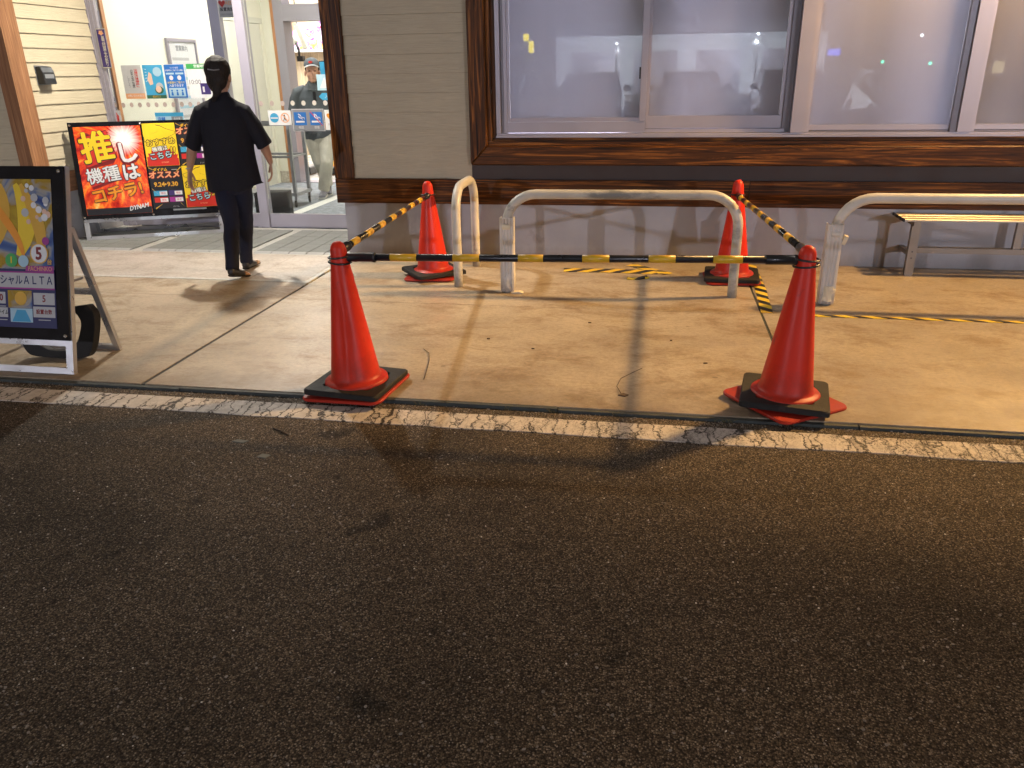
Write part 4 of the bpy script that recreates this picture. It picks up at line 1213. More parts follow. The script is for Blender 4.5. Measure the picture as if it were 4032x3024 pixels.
for x, z in ((0.022, 1.03), (0.62, 1.032), (W2 - 0.022, 1.03), (0.022, 0.207), (0.62, 0.207), (W2 - 0.022, 0.207)): knob(bd, x, z, -0.015)

# ---- the near sign at the kerb (the cartoon figure of the poster is left out)
W1 = 0.64
s1 = thing('standing_sign', 'tall dark framed standing sign with blue and yellow poster at the kerb', 'sign', (-2.918 - W1, 3.325, 0.001))
b1 = aframe(s1, W1, 1.018, 0.268, 0.175, 1.05, 0.385, 0.71, leg_in=0.004)
MT['garden'] = swirl_mat('yellow_blue_swirl_print', [(0.28, (0.01, 0.02, 0.14)), (0.40, (0.05, 0.10, 0.24)), (0.47, (0.26, 0.25, 0.23)), (0.54, (0.28, 0.17, 0.01)), (0.66, (0.36, 0.25, 0.015)), (0.76, (0.16, 0.04, 0.01))], 3.2, 2.2)
Y1 = -0.0152
x0p, x1p = 0.075, W1 - 0.072
rect('poster', x0p, x1p, 0.235, 0.985, Y1, MT['navy'], b1)
rect('poster_art', x0p, x1p, 0.535, 0.985, Y1 - 0.0013, MT['garden'], b1, 0.0004)
# plain golden ribbons instead of the figure
def ribbon(pts, w, m, y):
    A, B = [], []
    for i, (x, z) in enumerate(pts):
        a_, c_ = pts[max(i - 1, 0)], pts[min(i + 1, len(pts) - 1)]
        dx, dz = c_[0] - a_[0], c_[1] - a_[1]; l = math.hypot(dx, dz); k = w * math.sin(math.pi * (0.12 + 0.8 * i / (len(pts) - 1)))
        A.append((x - dz / l * k, z + dx / l * k)); B.append((x + dz / l * k, z - dx / l * k))
    return poly('ribbon', A + B[::-1], y, m, b1, 0.0005)
for q, (sx, amp, ww, mm) in enumerate(((0.18, 0.10, 0.055, 'gold'), (0.30, 0.12, 0.05, 'yellow'), (0.40, 0.10, 0.035, 'gold'), (0.25, 0.15, 0.022, 'orange'))):
    pts = [(sx + amp * math.sin(0.6 * q + 2.0 * k / 12), 0.60 + 0.36 * k / 12) for k in range(13)]
    ribbon([(min(max(p[0], x0p + ww), x1p - ww), p[1]) for p in pts], ww, MT[mm], Y1 - 0.0020 - 0.0006 * q)
rnd = random.Random(8)
for k in range(16):
    cx, cz = rnd.uniform(0.40, 0.545), rnd.uniform(0.77, 0.96)
    disc('blossom', cx, cz, rnd.uniform(0.010, 0.022), Y1 - 0.0045 - k * 0.00012, MT[('paper', 'paper_grey', 'skinprint')[k % 3]], b1, 0.0004, 9)
disc('number_badge', 0.488, 0.615, 0.052, Y1 - 0.007, MT['gold'], b1, 0.0005)
disc('number_badge', 0.488, 0.615, 0.046, Y1 - 0.0078, MT['paper'], b1, 0.0005)
text_outlined('5', 0.488, 0.612, 0.085, MT['darkred'], MT['paper'], b1, Y1 - 0.0090, bold=0.04, out=0.04, sx=0.9)
disc('number_badge', 0.325, 0.578, 0.035, Y1 - 0.007, MT['green'], b1, 0.0005)
text('1', 0.325, 0.578, 0.045, MT['yellow'], b1, Y1 - 0.0082, bold=0.03)
disc('round_gem', 0.395, 0.575, 0.030, Y1 - 0.007, MT['paleblue'], b1, 0.0005)
disc('round_gem', 0.528, 0.678, 0.020, Y1 - 0.007, MT['magenta'], b1, 0.0005)
text('台', 0.545, 0.572, 0.03, MT['gold'], b1, Y1 - 0.007, bold=0.03)
poly('title_band', [(0.405, 0.525), (x1p, 0.520), (x1p, 0.552), (0.41, 0.552)], Y1 - 0.0075, MT['magenta'], b1, 0.0005)
text('PACHINKO', 0.490, 0.537, 0.032, MT['paleorange'], b1, Y1 - 0.0086, sx=0.85)
rect('title_band', x0p, x1p, 0.432, 0.522, Y1 - 0.0062, MT['magenta'], b1, 0.0005)
rect('title_band', x0p, x1p, 0.440, 0.515, Y1 - 0.0070, MT['paper_grey'], b1, 0.0005)
text('海物語5スペシャルＡＬＴＡ', x1p - 0.004, 0.476, 0.053, MT['navy'], b1, Y1 - 0.0080, bold=0.018, align='RIGHT', sx=0.84)
rect('blue_field', x0p, x1p, 0.238, 0.430, Y1 - 0.0013, MT['navy'], b1, 0.0004)
for (xa, xb, za, zb, body, cm) in ((0.205, 0.275, 0.355, 0.415, '10', 'darkred'), (0.44, 0.562, 0.355, 0.415, '5', 'darkred'), (0.205, 0.285, 0.285, 0.335, 'スライム', 'ink'), (0.435, 0.562, 0.290, 0.345, '設置台数', 'darkred')):
    rect('text_box', xa, xb, za, zb, Y1 - 0.0022, MT['paper_grey'], b1, 0.0005)
    text(body, (xa + xb) / 2, (za + zb) / 2, 0.048 if len(body) < 3 else 0.026, MT[cm], b1, Y1 - 0.0032, bold=0.03, sx=0.9)
    text('▬▬▬▬▬', (xa + xb) / 2, za - 0.012, 0.014, MT['paper_grey'], b1, Y1 - 0.0022)
rect('picture_box', 0.29, 0.43, 0.335, 0.425, Y1 - 0.0022, MT['garden'], b1, 0.0005)
rect('picture_box', 0.30, 0.43, 0.262, 0.333, Y1 - 0.0022, MT['paleblue'], b1, 0.0005)
disc('golden_disc', 0.365, 0.385, 0.035, Y1 - 0.003, MT['gold'], b1, 0.0005)
poly('blue_fan', [(0.31, 0.265), (0.42, 0.265), (0.39, 0.325), (0.34, 0.325)], Y1 - 0.003, MT['skyblue'], b1, 0.0005)
for x, z in ((0.024, 1.025), (W1 - 0.024, 1.025), (0.024, 0.2), (W1 - 0.024, 0.2)): knob(b1, x, z, -0.015, 0.010)

# ---- black curved weight hanging in the foot of the near sign
bm = bmesh.new()
out_, in_ = [], []
arc = [(-0.17, 0.20), (-0.205, 0.09), (-0.185, 0.035), (-0.14, 0.012), (0.0, 0.004), (0.12, 0.006), (0.18, 0.03), (0.215, 0.12), (0.235, 0.24), (0.20, 0.30)]
inn = [(-0.12, 0.20), (-0.125, 0.11), (-0.10, 0.075), (-0.06, 0.052), (0.0, 0.046), (0.06, 0.052), (0.105, 0.085), (0.135, 0.14), (0.15, 0.215), (0.10, 0.285)]
def spline(P_, n=5):
    out = []
    for i in range(len(P_) - 1):
        a_, b_, c_, d_ = P_[max(i - 1, 0)], P_[i], P_[i + 1], P_[min(i + 2, len(P_) - 1)]
        for k in range(n):
            t_ = k / n
            out.append(tuple(0.5 * (2 * b_[q] + (c_[q] - a_[q]) * t_ + (2 * a_[q] - 5 * b_[q] + 4 * c_[q] - d_[q]) * t_ ** 2 + (3 * b_[q] - a_[q] - 3 * c_[q] + d_[q]) * t_ ** 3) for q in (0, 1)))
    return out + [P_[-1]]
prism(bm, spline(arc) + spline(inn)[::-1], -0.028, 0.028)
o = finish('sign_weight', bm, MT['rubber'], None, bevel=0.006, seg=2, loc=(-3.155, 3.545, 0.003), rot=(R(-8), 0, R(4)))
tag(o, 'black curved rubber weight inside the foot of the near standing sign', 'sign weight')

# ================================================================== THINGS ON THE ENTRANCE
ic = thing('wall_box', 'small dark plastic box fixed to the lit plank wall of the entrance', 'wall box', (-5.383, 6.60, 1.385))
bm = bmesh.new()
prism(bm, [(0, 0), (0.07, 0.0), (0.062, 0.10), (0.045, 0.148), (0.0, 0.150)], -0.075, 0.075)
finish('casing', bm, MT['black'], ic, bevel=0.010, seg=2)
bm = bmesh.new(); box(bm, 0.0505, 0.066, -0.055, 0.055, 0.05, 0.085); finish('lower_window', bm, MT['ink_grey'], ic)
boxo('back_plate', (-0.004, 0.0, -0.08, 0.08, -0.005, 0.155), MT['steel'], ic)

def poster(label, x0, x1, z0, z1, m, cat='poster', y=7.413, group=None, name='poster'):
    t = thing(name, label, cat, ((x0 + x1) / 2, y, (z0 + z1) / 2), group=group)
    w, h = x1 - x0, z1 - z0
    rect('sheet', -w / 2, w / 2, -h / 2, h / 2, 0, MT[m], t, 0.0015)
    return t, w, h
PG = 'papers stuck to the entrance glass'
YP = -0.0018
t, w, h = poster('narrow dark purple upright sign with gold lettering and emblem', -5.338, -5.238, 1.52, 1.87, 'purple', 'sign', 7.372, name='notice_sign')
for (a0, a1, b0, b1_) in ((-w / 2, w / 2, h / 2 - 0.008, h / 2), (-w / 2, w / 2, -h / 2, -h / 2 + 0.008), (-w / 2, -w / 2 + 0.006, -h / 2, h / 2), (w / 2 - 0.006, w / 2, -h / 2, h / 2)):
    rect('gold_border', a0, a1, b0, b1_, YP, MT['stone'], t, 0.0004)
pts = [(0.028 * (1 if k % 2 else 0.72) * math.cos(math.pi / 2 + k * math.pi / 5), 0.137 + 0.024 * (1 if k % 2 else 0.72) * math.sin(math.pi / 2 + k * math.pi / 5)) for k in range(10)]
poly('emblem', pts, YP, MT['paleorange'], t, 0.0005)
text('暴力団員立入お断り', 0.010, -0.03, 0.046, MT['stone'], t, YP, bold=0.015, vertical=True, sx=0.8)
t, w, h = poster('white sheet with orange foot and upright red and black lettering', -5.172, -4.962, 1.236, 1.542, 'paper_grey', group=PG)
rect('foot_band', -w / 2, w / 2, -h / 2, -h / 2 + 0.05, YP, MT['paleorange'], t)
text('遊技は適度に', 0.045, 0.03, 0.042, MT['red'], t, YP, bold=0.0, vertical=True)
text('のめり込みに注意', 0.0, 0.03, 0.032, MT['ink'], t, YP, vertical=True)
text('しましょう', -0.045, 0.0, 0.032, MT['ink_grey'], t, YP, vertical=True)
text('お問い合わせ窓口', 0.0, -h / 2 + 0.026, 0.022, MT['paper'], t, YP - 0.0014)
t, w, h = poster('sky blue illustrated poster with dark green foot', -4.945, -4.735, 1.236, 1.541, 'skyblue', group=PG)
rect('foot_band', -w / 2, w / 2, -h / 2, -h / 2 + 0.032, YP, MT['darkgreen'], t)
disc('speech_bubble', 0.045, 0.09, 0.045, YP, MT['paleblue'], t, r2=0.042)
disc('round_shape', 0.048, -0.045, 0.038, YP, MT['paper_grey'], t)
disc('round_shape', 0.040, -0.075, 0.045, YP - 0.0014, MT['darkgreen'], t, r2=0.035)
disc('round_shape', 0.035, -0.068, 0.030, YP - 0.0028, MT['skinprint'], t)
poly('pale_shape', [(-0.07, 0.02), (-0.045, 0.09), (-0.02, 0.07), (-0.015, -0.02), (-0.05, -0.03)], YP, MT['skinprint'], t)
for k in range(5): poly('ray_mark', [(-0.095, 0.12 - 0.03 * k), (-0.07, 0.115 - 0.025 * k), (-0.07, 0.108 - 0.025 * k)], YP, MT['paper'], t)
text('相談窓口', 0, -h / 2 + 0.017, 0.022, MT['gold'], t, YP - 0.0014)
t, w, h = poster('deep blue poster with white and yellow lettering and three little figures', -4.715, -4.508, 1.240, 1.540, 'blue', group=PG)
rect('white_border', -w / 2 - 0.004, w / 2 + 0.004, -h / 2 - 0.004, h / 2 + 0.004, 0.0022, MT['paper'], t, 0.0005)
text('マスク着用', 0, 0.120, 0.018, MT['paper'], t, YP)
text('お客様のご協力をお願い', 0, 0.098, 0.018, MT['paper'], t, YP)
for x in (-0.05, 0.05): rect('text_box', x - 0.042, x + 0.042, 0.062, 0.078, YP, MT['paleblue'], t); disc('face_icon', x * 0.85, 0.032, 0.021, YP, MT['paper'], t)
text('お客様のご協力で', 0, -0.012, 0.023, MT['yellow'], t, YP, bold=0.01)
text('入店できます', 0, -0.040, 0.026, MT['paper'], t, YP, bold=0.02)
rect('picture_box', -0.085, 0.085, -0.138, -0.060, YP, MT['paleblue'], t)
for x in (-0.055, 0.0, 0.055):
    disc('figure_icon', x, -0.084, 0.009, YP - 0.0014, MT['blue'], t)
    poly('figure_icon', [(x - 0.012, -0.128), (x + 0.012, -0.128), (x + 0.008, -0.096), (x - 0.008, -0.096)], YP - 0.0014, MT['blue'], t)
t, w, h = poster('white opening hours sheet with green head beside the woman', -4.480, -4.240, 1.235, 1.543, 'paper', group=PG)
rect('head_band', -w / 2, w / 2, h / 2 - 0.045, h / 2, YP, MT['green'], t)
text('営業時間', 0.02, h / 2 - 0.023, 0.032, MT['paper'], t, YP - 0.0014, bold=0.02)
text('10:00', -0.055, -0.01, 0.06, MT['ink_grey'], t, YP, bold=0.01)
rect('picture_box', 0.0, 0.10, -0.12, -0.02, YP, MT['purple'], t)
rect('bottle_icon', 0.02, 0.04, -0.10, -0.05, YP - 0.0014, MT['paper'], t)
t, w, h = poster('small white sticker with red upright lettering low on the glass', -5.358, -5.270, 0.955, 1.130, 'paper_grey', group=PG)
text('入場禁止', 0.0, -0.002, 0.052, MT['red'], t, YP, bold=0.02, vertical=True, sx=0.85)
t, w, h = poster('pale blue landscape notice with dark panel low on the glass', -4.895, -4.590, 0.975, 1.106, 'paleblue', group=PG)
rect('sky_band', -w / 2, w / 2, 0.03, h / 2, YP, MT['skyblue'], t)
rect('dark_panel', 0.02, w / 2 - 0.012, -h / 2 + 0.01, 0.028, YP, MT['ink_grey'], t)
text('店舗', -0.09, 0.0, 0.042, MT['blue'], t, YP, bold=0.03); text('ご案内', -0.08, -0.04, 0.035, MT['paleorange'], t, YP, bold=0.02)
text('駐車場', 0.08, 0.008, 0.022, MT['paper'], t, YP - 0.0014)
t, w, h = poster('white and grey sign with red heart between the two door uprights', -4.063, -3.905, 1.935, 2.082, 'paper_grey', 'sign', 7.422, name='notice_sign')
hp = [(0.0, -0.032), (-0.03, 0.0), (-0.034, 0.016), (-0.022, 0.026), (-0.008, 0.024), (0, 0.014), (0.008, 0.024), (0.022, 0.026), (0.034, 0.016), (0.03, 0.0)]
poly('heart', [(x - 0.042, z + 0.042) for x, z in hp], YP, MT['red'], t)
text('AED', 0.032, 0.045, 0.045, MT['paleorange'], t, YP, bold=0.02)
text('設置施設', 0.0, -0.008, 0.034, MT['ink'], t, YP, bold=0.02); text('自動体外除細動器', 0.0, -0.05, 0.018, MT['ink_grey'], t, YP)
# rectangular sticker with two round signs
t, w, h = poster('white sticker with a blue disc and a red barred circle on the glass', -3.700, -3.468, 0.982, 1.116, 'paper', 'sticker', group=PG, name='sticker')
disc('blue_disc', -0.055, 0.0, 0.044, YP, MT['skyblue'], t)
rect('white_bar', -0.092, -0.018, -0.008, 0.004, YP - 0.0014, MT['paper'], t)
ringo('red_ring', 0.055, 0.0, 0.036, 0.045, YP, MT['paleorange'], t)
poly('slash', [(0.025, 0.028), (0.031, 0.033), (0.085, -0.028), (0.079, -0.033)], YP - 0.0014, MT['paleorange'], t)
disc('figure_icon', 0.050, 0.022, 0.007, YP - 0.0005, MT['ink'], t)
poly('figure_icon', [(0.040, 0.012), (0.058, 0.014), (0.060, -0.006), (0.068, -0.026), (0.062, -0.028), (0.050, -0.010), (0.040, -0.028), (0.034, -0.026), (0.046, -0.004)], YP - 0.0005, MT['ink'], t)
# smoking / no smoking pair
t, w, h = poster('clear and grey card with two blue cigarette squares, one struck through in red', -3.452, -3.140, 0.930, 1.122, 'ink_grey', 'sticker', group=PG, name='smoking_sign')
rect('white_border', -w / 2 - 0.005, w / 2 + 0.005, -h / 2 - 0.005, h / 2 + 0.005, 0.0022, MT['paper'], t, 0.0005)
for x in (-0.078, 0.082):
    rect('blue_square', x - 0.062, x + 0.062, -0.045, 0.072, YP, MT['blue'], t)
    rect('cigarette', x - 0.046, x + 0.040, -0.022, -0.006, YP - 0.0014, MT['paper'], t)
    tubeo('smoke_mark', [(x + 0.042, YP - 0.002, 0.006), (x + 0.040, YP - 0.002, 0.022), (x + 0.010, YP - 0.002, 0.028), (x + 0.006, YP - 0.002, 0.042), (x - 0.018, YP - 0.002, 0.056)], 0.0035, MT['paper'], t, 6)
    tubeo('smoke_mark', [(x + 0.022, YP - 0.002, 0.006), (x + 0.018, YP - 0.002, 0.014), (x - 0.008, YP - 0.002, 0.022), (x - 0.014, YP - 0.002, 0.040)], 0.0035, MT['paper'], t, 6)
    text('喫煙' if x < 0 else '禁煙', x, -0.068, 0.026, MT['paper'], t, YP)
poly('slash', [(0.022, 0.078), (0.030, 0.078), (0.145, -0.050), (0.137, -0.052)], YP - 0.0024, MT['red'], t, 0.0008)
t, w, h = poster('white card with a small heart beside the dark corner post', -3.125, -2.995, 0.935, 1.118, 'paper', 'sticker', group=PG, name='sticker')
poly('heart', [(x * 1.1 - 0.01, z * 1.1 + 0.03) for x, z in hp], YP, MT['orange'], t)
text('Heart', 0.0, -0.04, 0.03, MT['ink_grey'], t, YP)
t, w, h = poster('pale blue triangular notice on the glass in front of the man', -3.17, -3.02, 1.29, 1.43, 'paleblue', 'sticker', group=PG, name='sticker')
poly('triangle', [(-0.05, -0.05), (0.05, -0.05), (0.0, 0.045)], YP, MT['paper'], t)
text('注意', 0, -0.035, 0.028, MT['skyblue'], t, YP, bold=0.02)
t = thing('arrow_sticker', 'blue arrow sticker pointing left on the glass in front of the man', 'sticker', (-3.08, 7.413, 1.235), group=PG)
poly('arrow', [(-0.085, 0), (-0.05, 0.032), (0.08, 0.030), (0.08, -0.030), (-0.05, -0.032)], 0, MT['skyblue'], t)
text('入口', 0.01, 0.0, 0.034, MT['paleblue'], t, YP, bold=0.02)
# row of round film dots
random.seed(2)
xs = [-5.313 + 0.0905 * i for i in range(15)] + [-3.760, -3.648, -3.540, -3.437, -3.327, -3.218, -3.108, -3.0]
for i, x in enumerate(xs):
    if -3.92 < x < -3.80: continue
    bm = bmesh.new(); prism(bm, [(0.020 * math.cos(2 * math.pi * k / 20) * 1.05, 0.023 * math.sin(2 * math.pi * k / 20)) for k in range(20)], -0.001, 0.0)
    ORD = ('first', 'second', 'third', 'fourth', 'fifth', 'sixth', 'seventh', 'eighth', 'ninth', 'tenth', 'eleventh', 'twelfth', 'thirteenth', 'fourteenth', 'fifteenth')
    lab = ORD[i] + ' round beige film dot from the left door frame on the fixed glass' if x < -3.9 else ORD[i - 15] + ' round pale film dot from the lavender upright on the sliding door glass'
    o = finish('film_dot', bm, MT['sticker'] if x < -3.5 else MT['sticker_lit'], None, loc=(x, 7.414, 1.180 - 0.004 * (i % 2) * 0.3))
    tag(o, lab, 'film dot', 'dots across the fixed glass' if x < -3.9 else 'dots across the sliding door')

# ---- inside the vestibule
bo = thing('notice_board', 'tall white notice board with grey frame behind the glass', 'notice board', (-5.296, 8.70, 0.30), (0, 0, R(90)))
rect('sheet', -0.25, 0.27, 0.02, 1.49, -0.012, MT['paper'], bo, 0.004)
for b_ in ((-0.28, 0.30, 1.49, 1.525), (-0.28, -0.252, 0.0, 1.489), (0.272, 0.30, 0.0, 1.489)):
    boxo('frame', (b_[0], b_[1], -0.03, 0.0, b_[2], b_[3]), MT['alu'], bo, bevel=0.004)
text('営業案内', 0.0, 1.42, 0.06, MT['ink_grey'], bo, -0.017, bold=0.02)
rnd = random.Random(5)
for k in range(9):
    zz = 1.30 - 0.10 * k
    rect('text_line', -0.21, 0.21 - rnd.uniform(0, 0.15), zz, zz + 0.03, -0.0172, MT['paleblue' if k % 3 else 'paper_grey'], bo)
ca = thing('umbrella_cart', 'grey metal wheeled stand in the vestibule behind the woman', 'cart', (-4.72, 8.60, 0.004))
for x in (0.0, 0.62):
    for y in (0.0, 0.38):
        boxo('post', (x, x + 0.035, y, y + 0.035, 0.13, 0.92), MT['steel'], ca, bevel=0.004)
        cs = boxo('castor_fork', (x + 0.005, x + 0.03, y + 0.005, y + 0.03, 0.075, 0.128), MT['steel'], ca)
        bm = bmesh.new(); lathe(bm, [(0.0, -0.012), (0.036, -0.012), (0.04, -0.006), (0.04, 0.006), (0.036, 0.012), (0, 0.012)], 18)
        finish('castor_wheel', bm, MT['rubber'], cs, loc=(x + 0.018, y + 0.0, 0.042), rot=(0, R(90), R(20)))
boxo('base_deck', (-0.01, 0.665, -0.01, 0.425, 0.128, 0.165), MT['steel'], ca, bevel=0.006)
for z in (0.55, 0.90):
    for y in (0.006, 0.386): boxo('cross_bar', (0.036, 0.619, y, y + 0.025, z, z + 0.025), MT['steel'], ca)
    for x in (0.006, 0.626): boxo('cross_bar', (x, x + 0.025, 0.036, 0.379, z + 0.002, z + 0.024), MT['steel'], ca)
boxo('tilted_bar', (-0.02, 0.66, -0.03, -0.004, 0.925, 0.955), MT['steel'], ca)
bm = bmesh.new(); box(bm, -0.17, 0.17, -0.12, 0.12, 0, 0.26)
o = finish('black_bag', bm, MT['rubber'], None, bevel=0.04, seg=3, loc=(-4.06, 8.02, 0.006), rot=(0, 0, R(12)), smooth=True)
tag(o, 'black bag standing on the vestibule carpet behind the woman', 'bag')

# ---- hall beyond the inner door
def hall_banner(label, x0, x1, z0, z1, y, seed, cat='banner', emis=0.0, pts=None, kind='hanging_banner'):
    t = thing(kind, label, cat, ((x0 + x1) / 2, y, (z0 + z1) / 2))
    w, h = x1 - x0, z1 - z0
    st = [(0.30, (0.75, 0.05, 0.10)), (0.42, (0.85, 0.75, 0.80)), (0.50, (0.15, 0.12, 0.55)), (0.58, (0.85, 0.80, 0.85)), (0.66, (0.90, 0.55, 0.05)), (0.76, (0.45, 0.10, 0.50))]
    rnd = random.Random(seed); rnd.shuffle(st)
    st = [(0.28 + 0.09 * i, s[1]) for i, s in enumerate(st)]
    m = swirl_mat('colourful_print_%d' % seed, st, 3.0 + seed % 3, 1.8, emis)
    if pts: poly('print', [(a_ * w - w / 2, b_ * h - h / 2) for a_, b_ in pts], 0, m, t, 0.02)
    else: rect('print', -w / 2, w / 2, -h / 2, h / 2, 0, m, t, 0.02)
    return t, w, h
t, w, h = hall_banner('white and purple cut-out banner high on the hall wall', -7.05, -5.85, 1.862, 2.25, 14.55, 3, pts=[(0, 0.0), (1, 0.0), (0.96, 0.45), (0.80, 1.0), (0.70, 0.85), (0.5, 0.95), (0.35, 0.72), (0.15, 0.8), (0, 0.4)])
t, w, h = hall_banner('red and yellow banner above the ledge beside the cut-out banner', -6.12, -5.30, 1.95, 2.5, 14.62, 5)
poly('stripe', [(-w / 2, -0.20), (w / 2, 0.10), (w / 2, 0.20), (-w / 2, -0.12)], -0.0205, MT['yellow'], t); poly('stripe', [(-w / 2, -0.06), (w / 2, 0.2), (w / 2, 0.26), (-w / 2, 0.0)], -0.0205, MT['red'], t)
t, w, h = hall_banner('pink banner in the corner of the inner doorway', -7.3, -6.62, 2.16, 2.6, 14.60, 8)
t, w, h = hall_banner('lit purple and red machine screen left of the man', -5.92, -5.24, 0.135, 0.60, 11.62, 11, 'screen', 0.8, kind='machine_display')
text_outlined('アク', 0.20, 0.06, 0.17, MT['magenta'], MT['paper'], t, -0.022, bold=0.03, out=0.04, ang=8)
text_outlined('らタイ', 0.18, -0.075, 0.11, MT['purple'], MT['paper'], t, -0.022, bold=0.03, out=0.04, ang=6)
rect('red_foot', -w / 2, w / 2, -h / 2, -h / 2 + 0.10, -0.0215, MT['red'], t)
t2, w, h = hall_banner('lit blue machine screen right of the man', -4.86, -4.2, 0.135, 0.60, 11.62, 12, 'screen', 0.8, kind='machine_display')
for x0, x1, lab in ((-5.95, -5.20, 'low black counter under the purple machine screen'), (-4.9, -4.15, 'low black counter under the blue machine screen')):
    k = thing('machine_counter', lab, 'counter', ((x0 + x1) / 2, 11.58, 0))
    w = x1 - x0
    boxo('cabinet', (-w / 2, w / 2, 0.0, 0.30, 0.015, 0.112), MT['black'], k, bevel=0.006)
    boxo('shelf', (-w / 2 - 0.01, w / 2 + 0.01, -0.03, 0.31, 0.113, 0.131), MT['steel'], k, bevel=0.004)
    boxo('plinth', (-w / 2 + 0.03, w / 2 - 0.03, 0.03, 0.27, 0.0, 0.014), MT['orange_trim'], k)
for (x, lab) in ((-5.94, 'blue no smoking board by the inner door jamb'), (-5.10, 'blue no smoking board beside the head of the man')):
    t, w, h = poster(lab, x - 0.17, x + 0.17, 1.10, 1.62, 'skyblue', 'sign', 12.5, name='no_smoking_board')
    ringo('ring', 0.0, 0.13, 0.08, 0.095, YP, MT['paper'], t)
    rect('cigarette', -0.05, 0.06, 0.12, 0.138, YP, MT['paper'], t)
    poly('slash', [(-0.06, 0.185), (-0.047, 0.197), (0.065, 0.075), (0.052, 0.063)], YP - 0.0014, MT['paper'], t)
    for k in range(2): rect('yellow_box', -0.13 + 0.14 * k, -0.015 + 0.14 * k, -0.09, -0.03, YP, MT['yellow'], t)
    boxo('frame', (-w / 2 - 0.012, w / 2 + 0.012, 0.002, 0.03, -h / 2 - 0.012, h / 2 + 0.012), MT['black'], t)
for (xa, za, xb, zb, lab) in ((-5.63, 2.12, -5.40, 1.875, 'pale hanging arm slanting down to the black camera bracket'), (-5.36, 2.12, -5.25, 1.80, 'second pale hanging arm, steeper than the one with the bracket')):
    k = thing('ceiling_strut', lab, 'ceiling strut', (xa, 12.0, za))
    d = Vector((xb - xa, 0, zb - za)); L_ = d.length
    boxo('arm', (0.0, L_, -0.03, 0.03, -0.035, 0.035), MT['cream_dark'], k, rot=(0, math.atan2(za - zb, xb - xa), 0), bevel=0.005)
    tubeo('hanger', [(0, 0, 0.0), (0, 0, 3.2 - za)], 0.012, MT['steel'], k, 8)
k = thing('camera_mount', 'black bracket hanging from the slanting arm above the man', 'bracket', (-5.39, 11.98, 1.62))
tubeo('drop_pole', [(0.0, 0, 0.255), (0.03, 0, 0.16), (0.03, 0, 0.06)], 0.018, MT['black'], k, 10)
boxo('bracket', (0.01, 0.10, -0.05, 0.05, 0.0, 0.075), MT['black'], k, bevel=0.01)
# ================================================================== PEOPLE
def limb(bm, rings, seg=18, end=0.8):
    """rings: (centre, rx, ry) swept as ellipses, x axis kept level; closed with rounded ends"""
    rs = []
    n = len(rings)
    C_ = [Vector(r[0]) for r in rings]
    full = []
    d0 = (C_[1] - C_[0]).normalized(); d1 = (C_[-1] - C_[-2]).normalized()
    r0 = min(rings[0][1], rings[0][2]); r1 = min(rings[-1][1], rings[-1][2])
    for a in (80, 50, 25): full.append((C_[0] - d0 * r0 * math.sin(R(a)) * 0.8, rings[0][1] * math.cos(R(a)), rings[0][2] * math.cos(R(a)), d0))
    for i in range(n):
        d = (C_[min(i + 1, n - 1)] - C_[max(i - 1, 0)]).normalized()
        full.append((C_[i], rings[i][1], rings[i][2], d))
    for a in (25, 50, 80): full.append((C_[-1] + d1 * r1 * math.sin(R(a)) * end, rings[-1][1] * math.cos(R(a)), rings[-1][2] * math.cos(R(a)), d1))
    vr = []
    for c, rx, ry, d in full:
        ax = Vector((1, 0, 0)); ax = ax - d * ax.dot(d)
        if ax.length < 0.2: ax = Vector((0, 1, 0)) - d * d.y
        ax.normalize(); ay = d.cross(ax).normalized()
        vr.append([bm.verts.new(c + ax * rx * math.cos(2 * math.pi * k / seg) + ay * ry * math.sin(2 * math.pi * k / seg)) for k in range(seg)])
    for i in range(len(vr) - 1):
        for k in range(seg): bm.faces.new((vr[i][k], vr[i][(k + 1) % seg], vr[i + 1][(k + 1) % seg], vr[i + 1][k]))
    bm.faces.new(vr[0][::-1]); bm.faces.new(vr[-1])

def cap(bm, p0, r0, p1, r1, seg=12):
    p0, p1 = Vector(p0), Vector(p1)
    limb(bm, [(p0, r0, r0), (p0.lerp(p1, 0.5), (r0 + r1) / 2, (r0 + r1) / 2), (p1, r1, r1)], seg)

def ell(bm, c, r, rot=None, seg=16):
    m = Matrix.Translation(Vector(c)) @ (rot.to_4x4() if rot else Matrix.Identity(4)) @ Matrix.Diagonal((r[0], r[1], r[2], 1))
    bmesh.ops.create_uvsphere(bm, u_segments=seg, v_segments=seg // 2 + 2, radius=1.0, matrix=m)

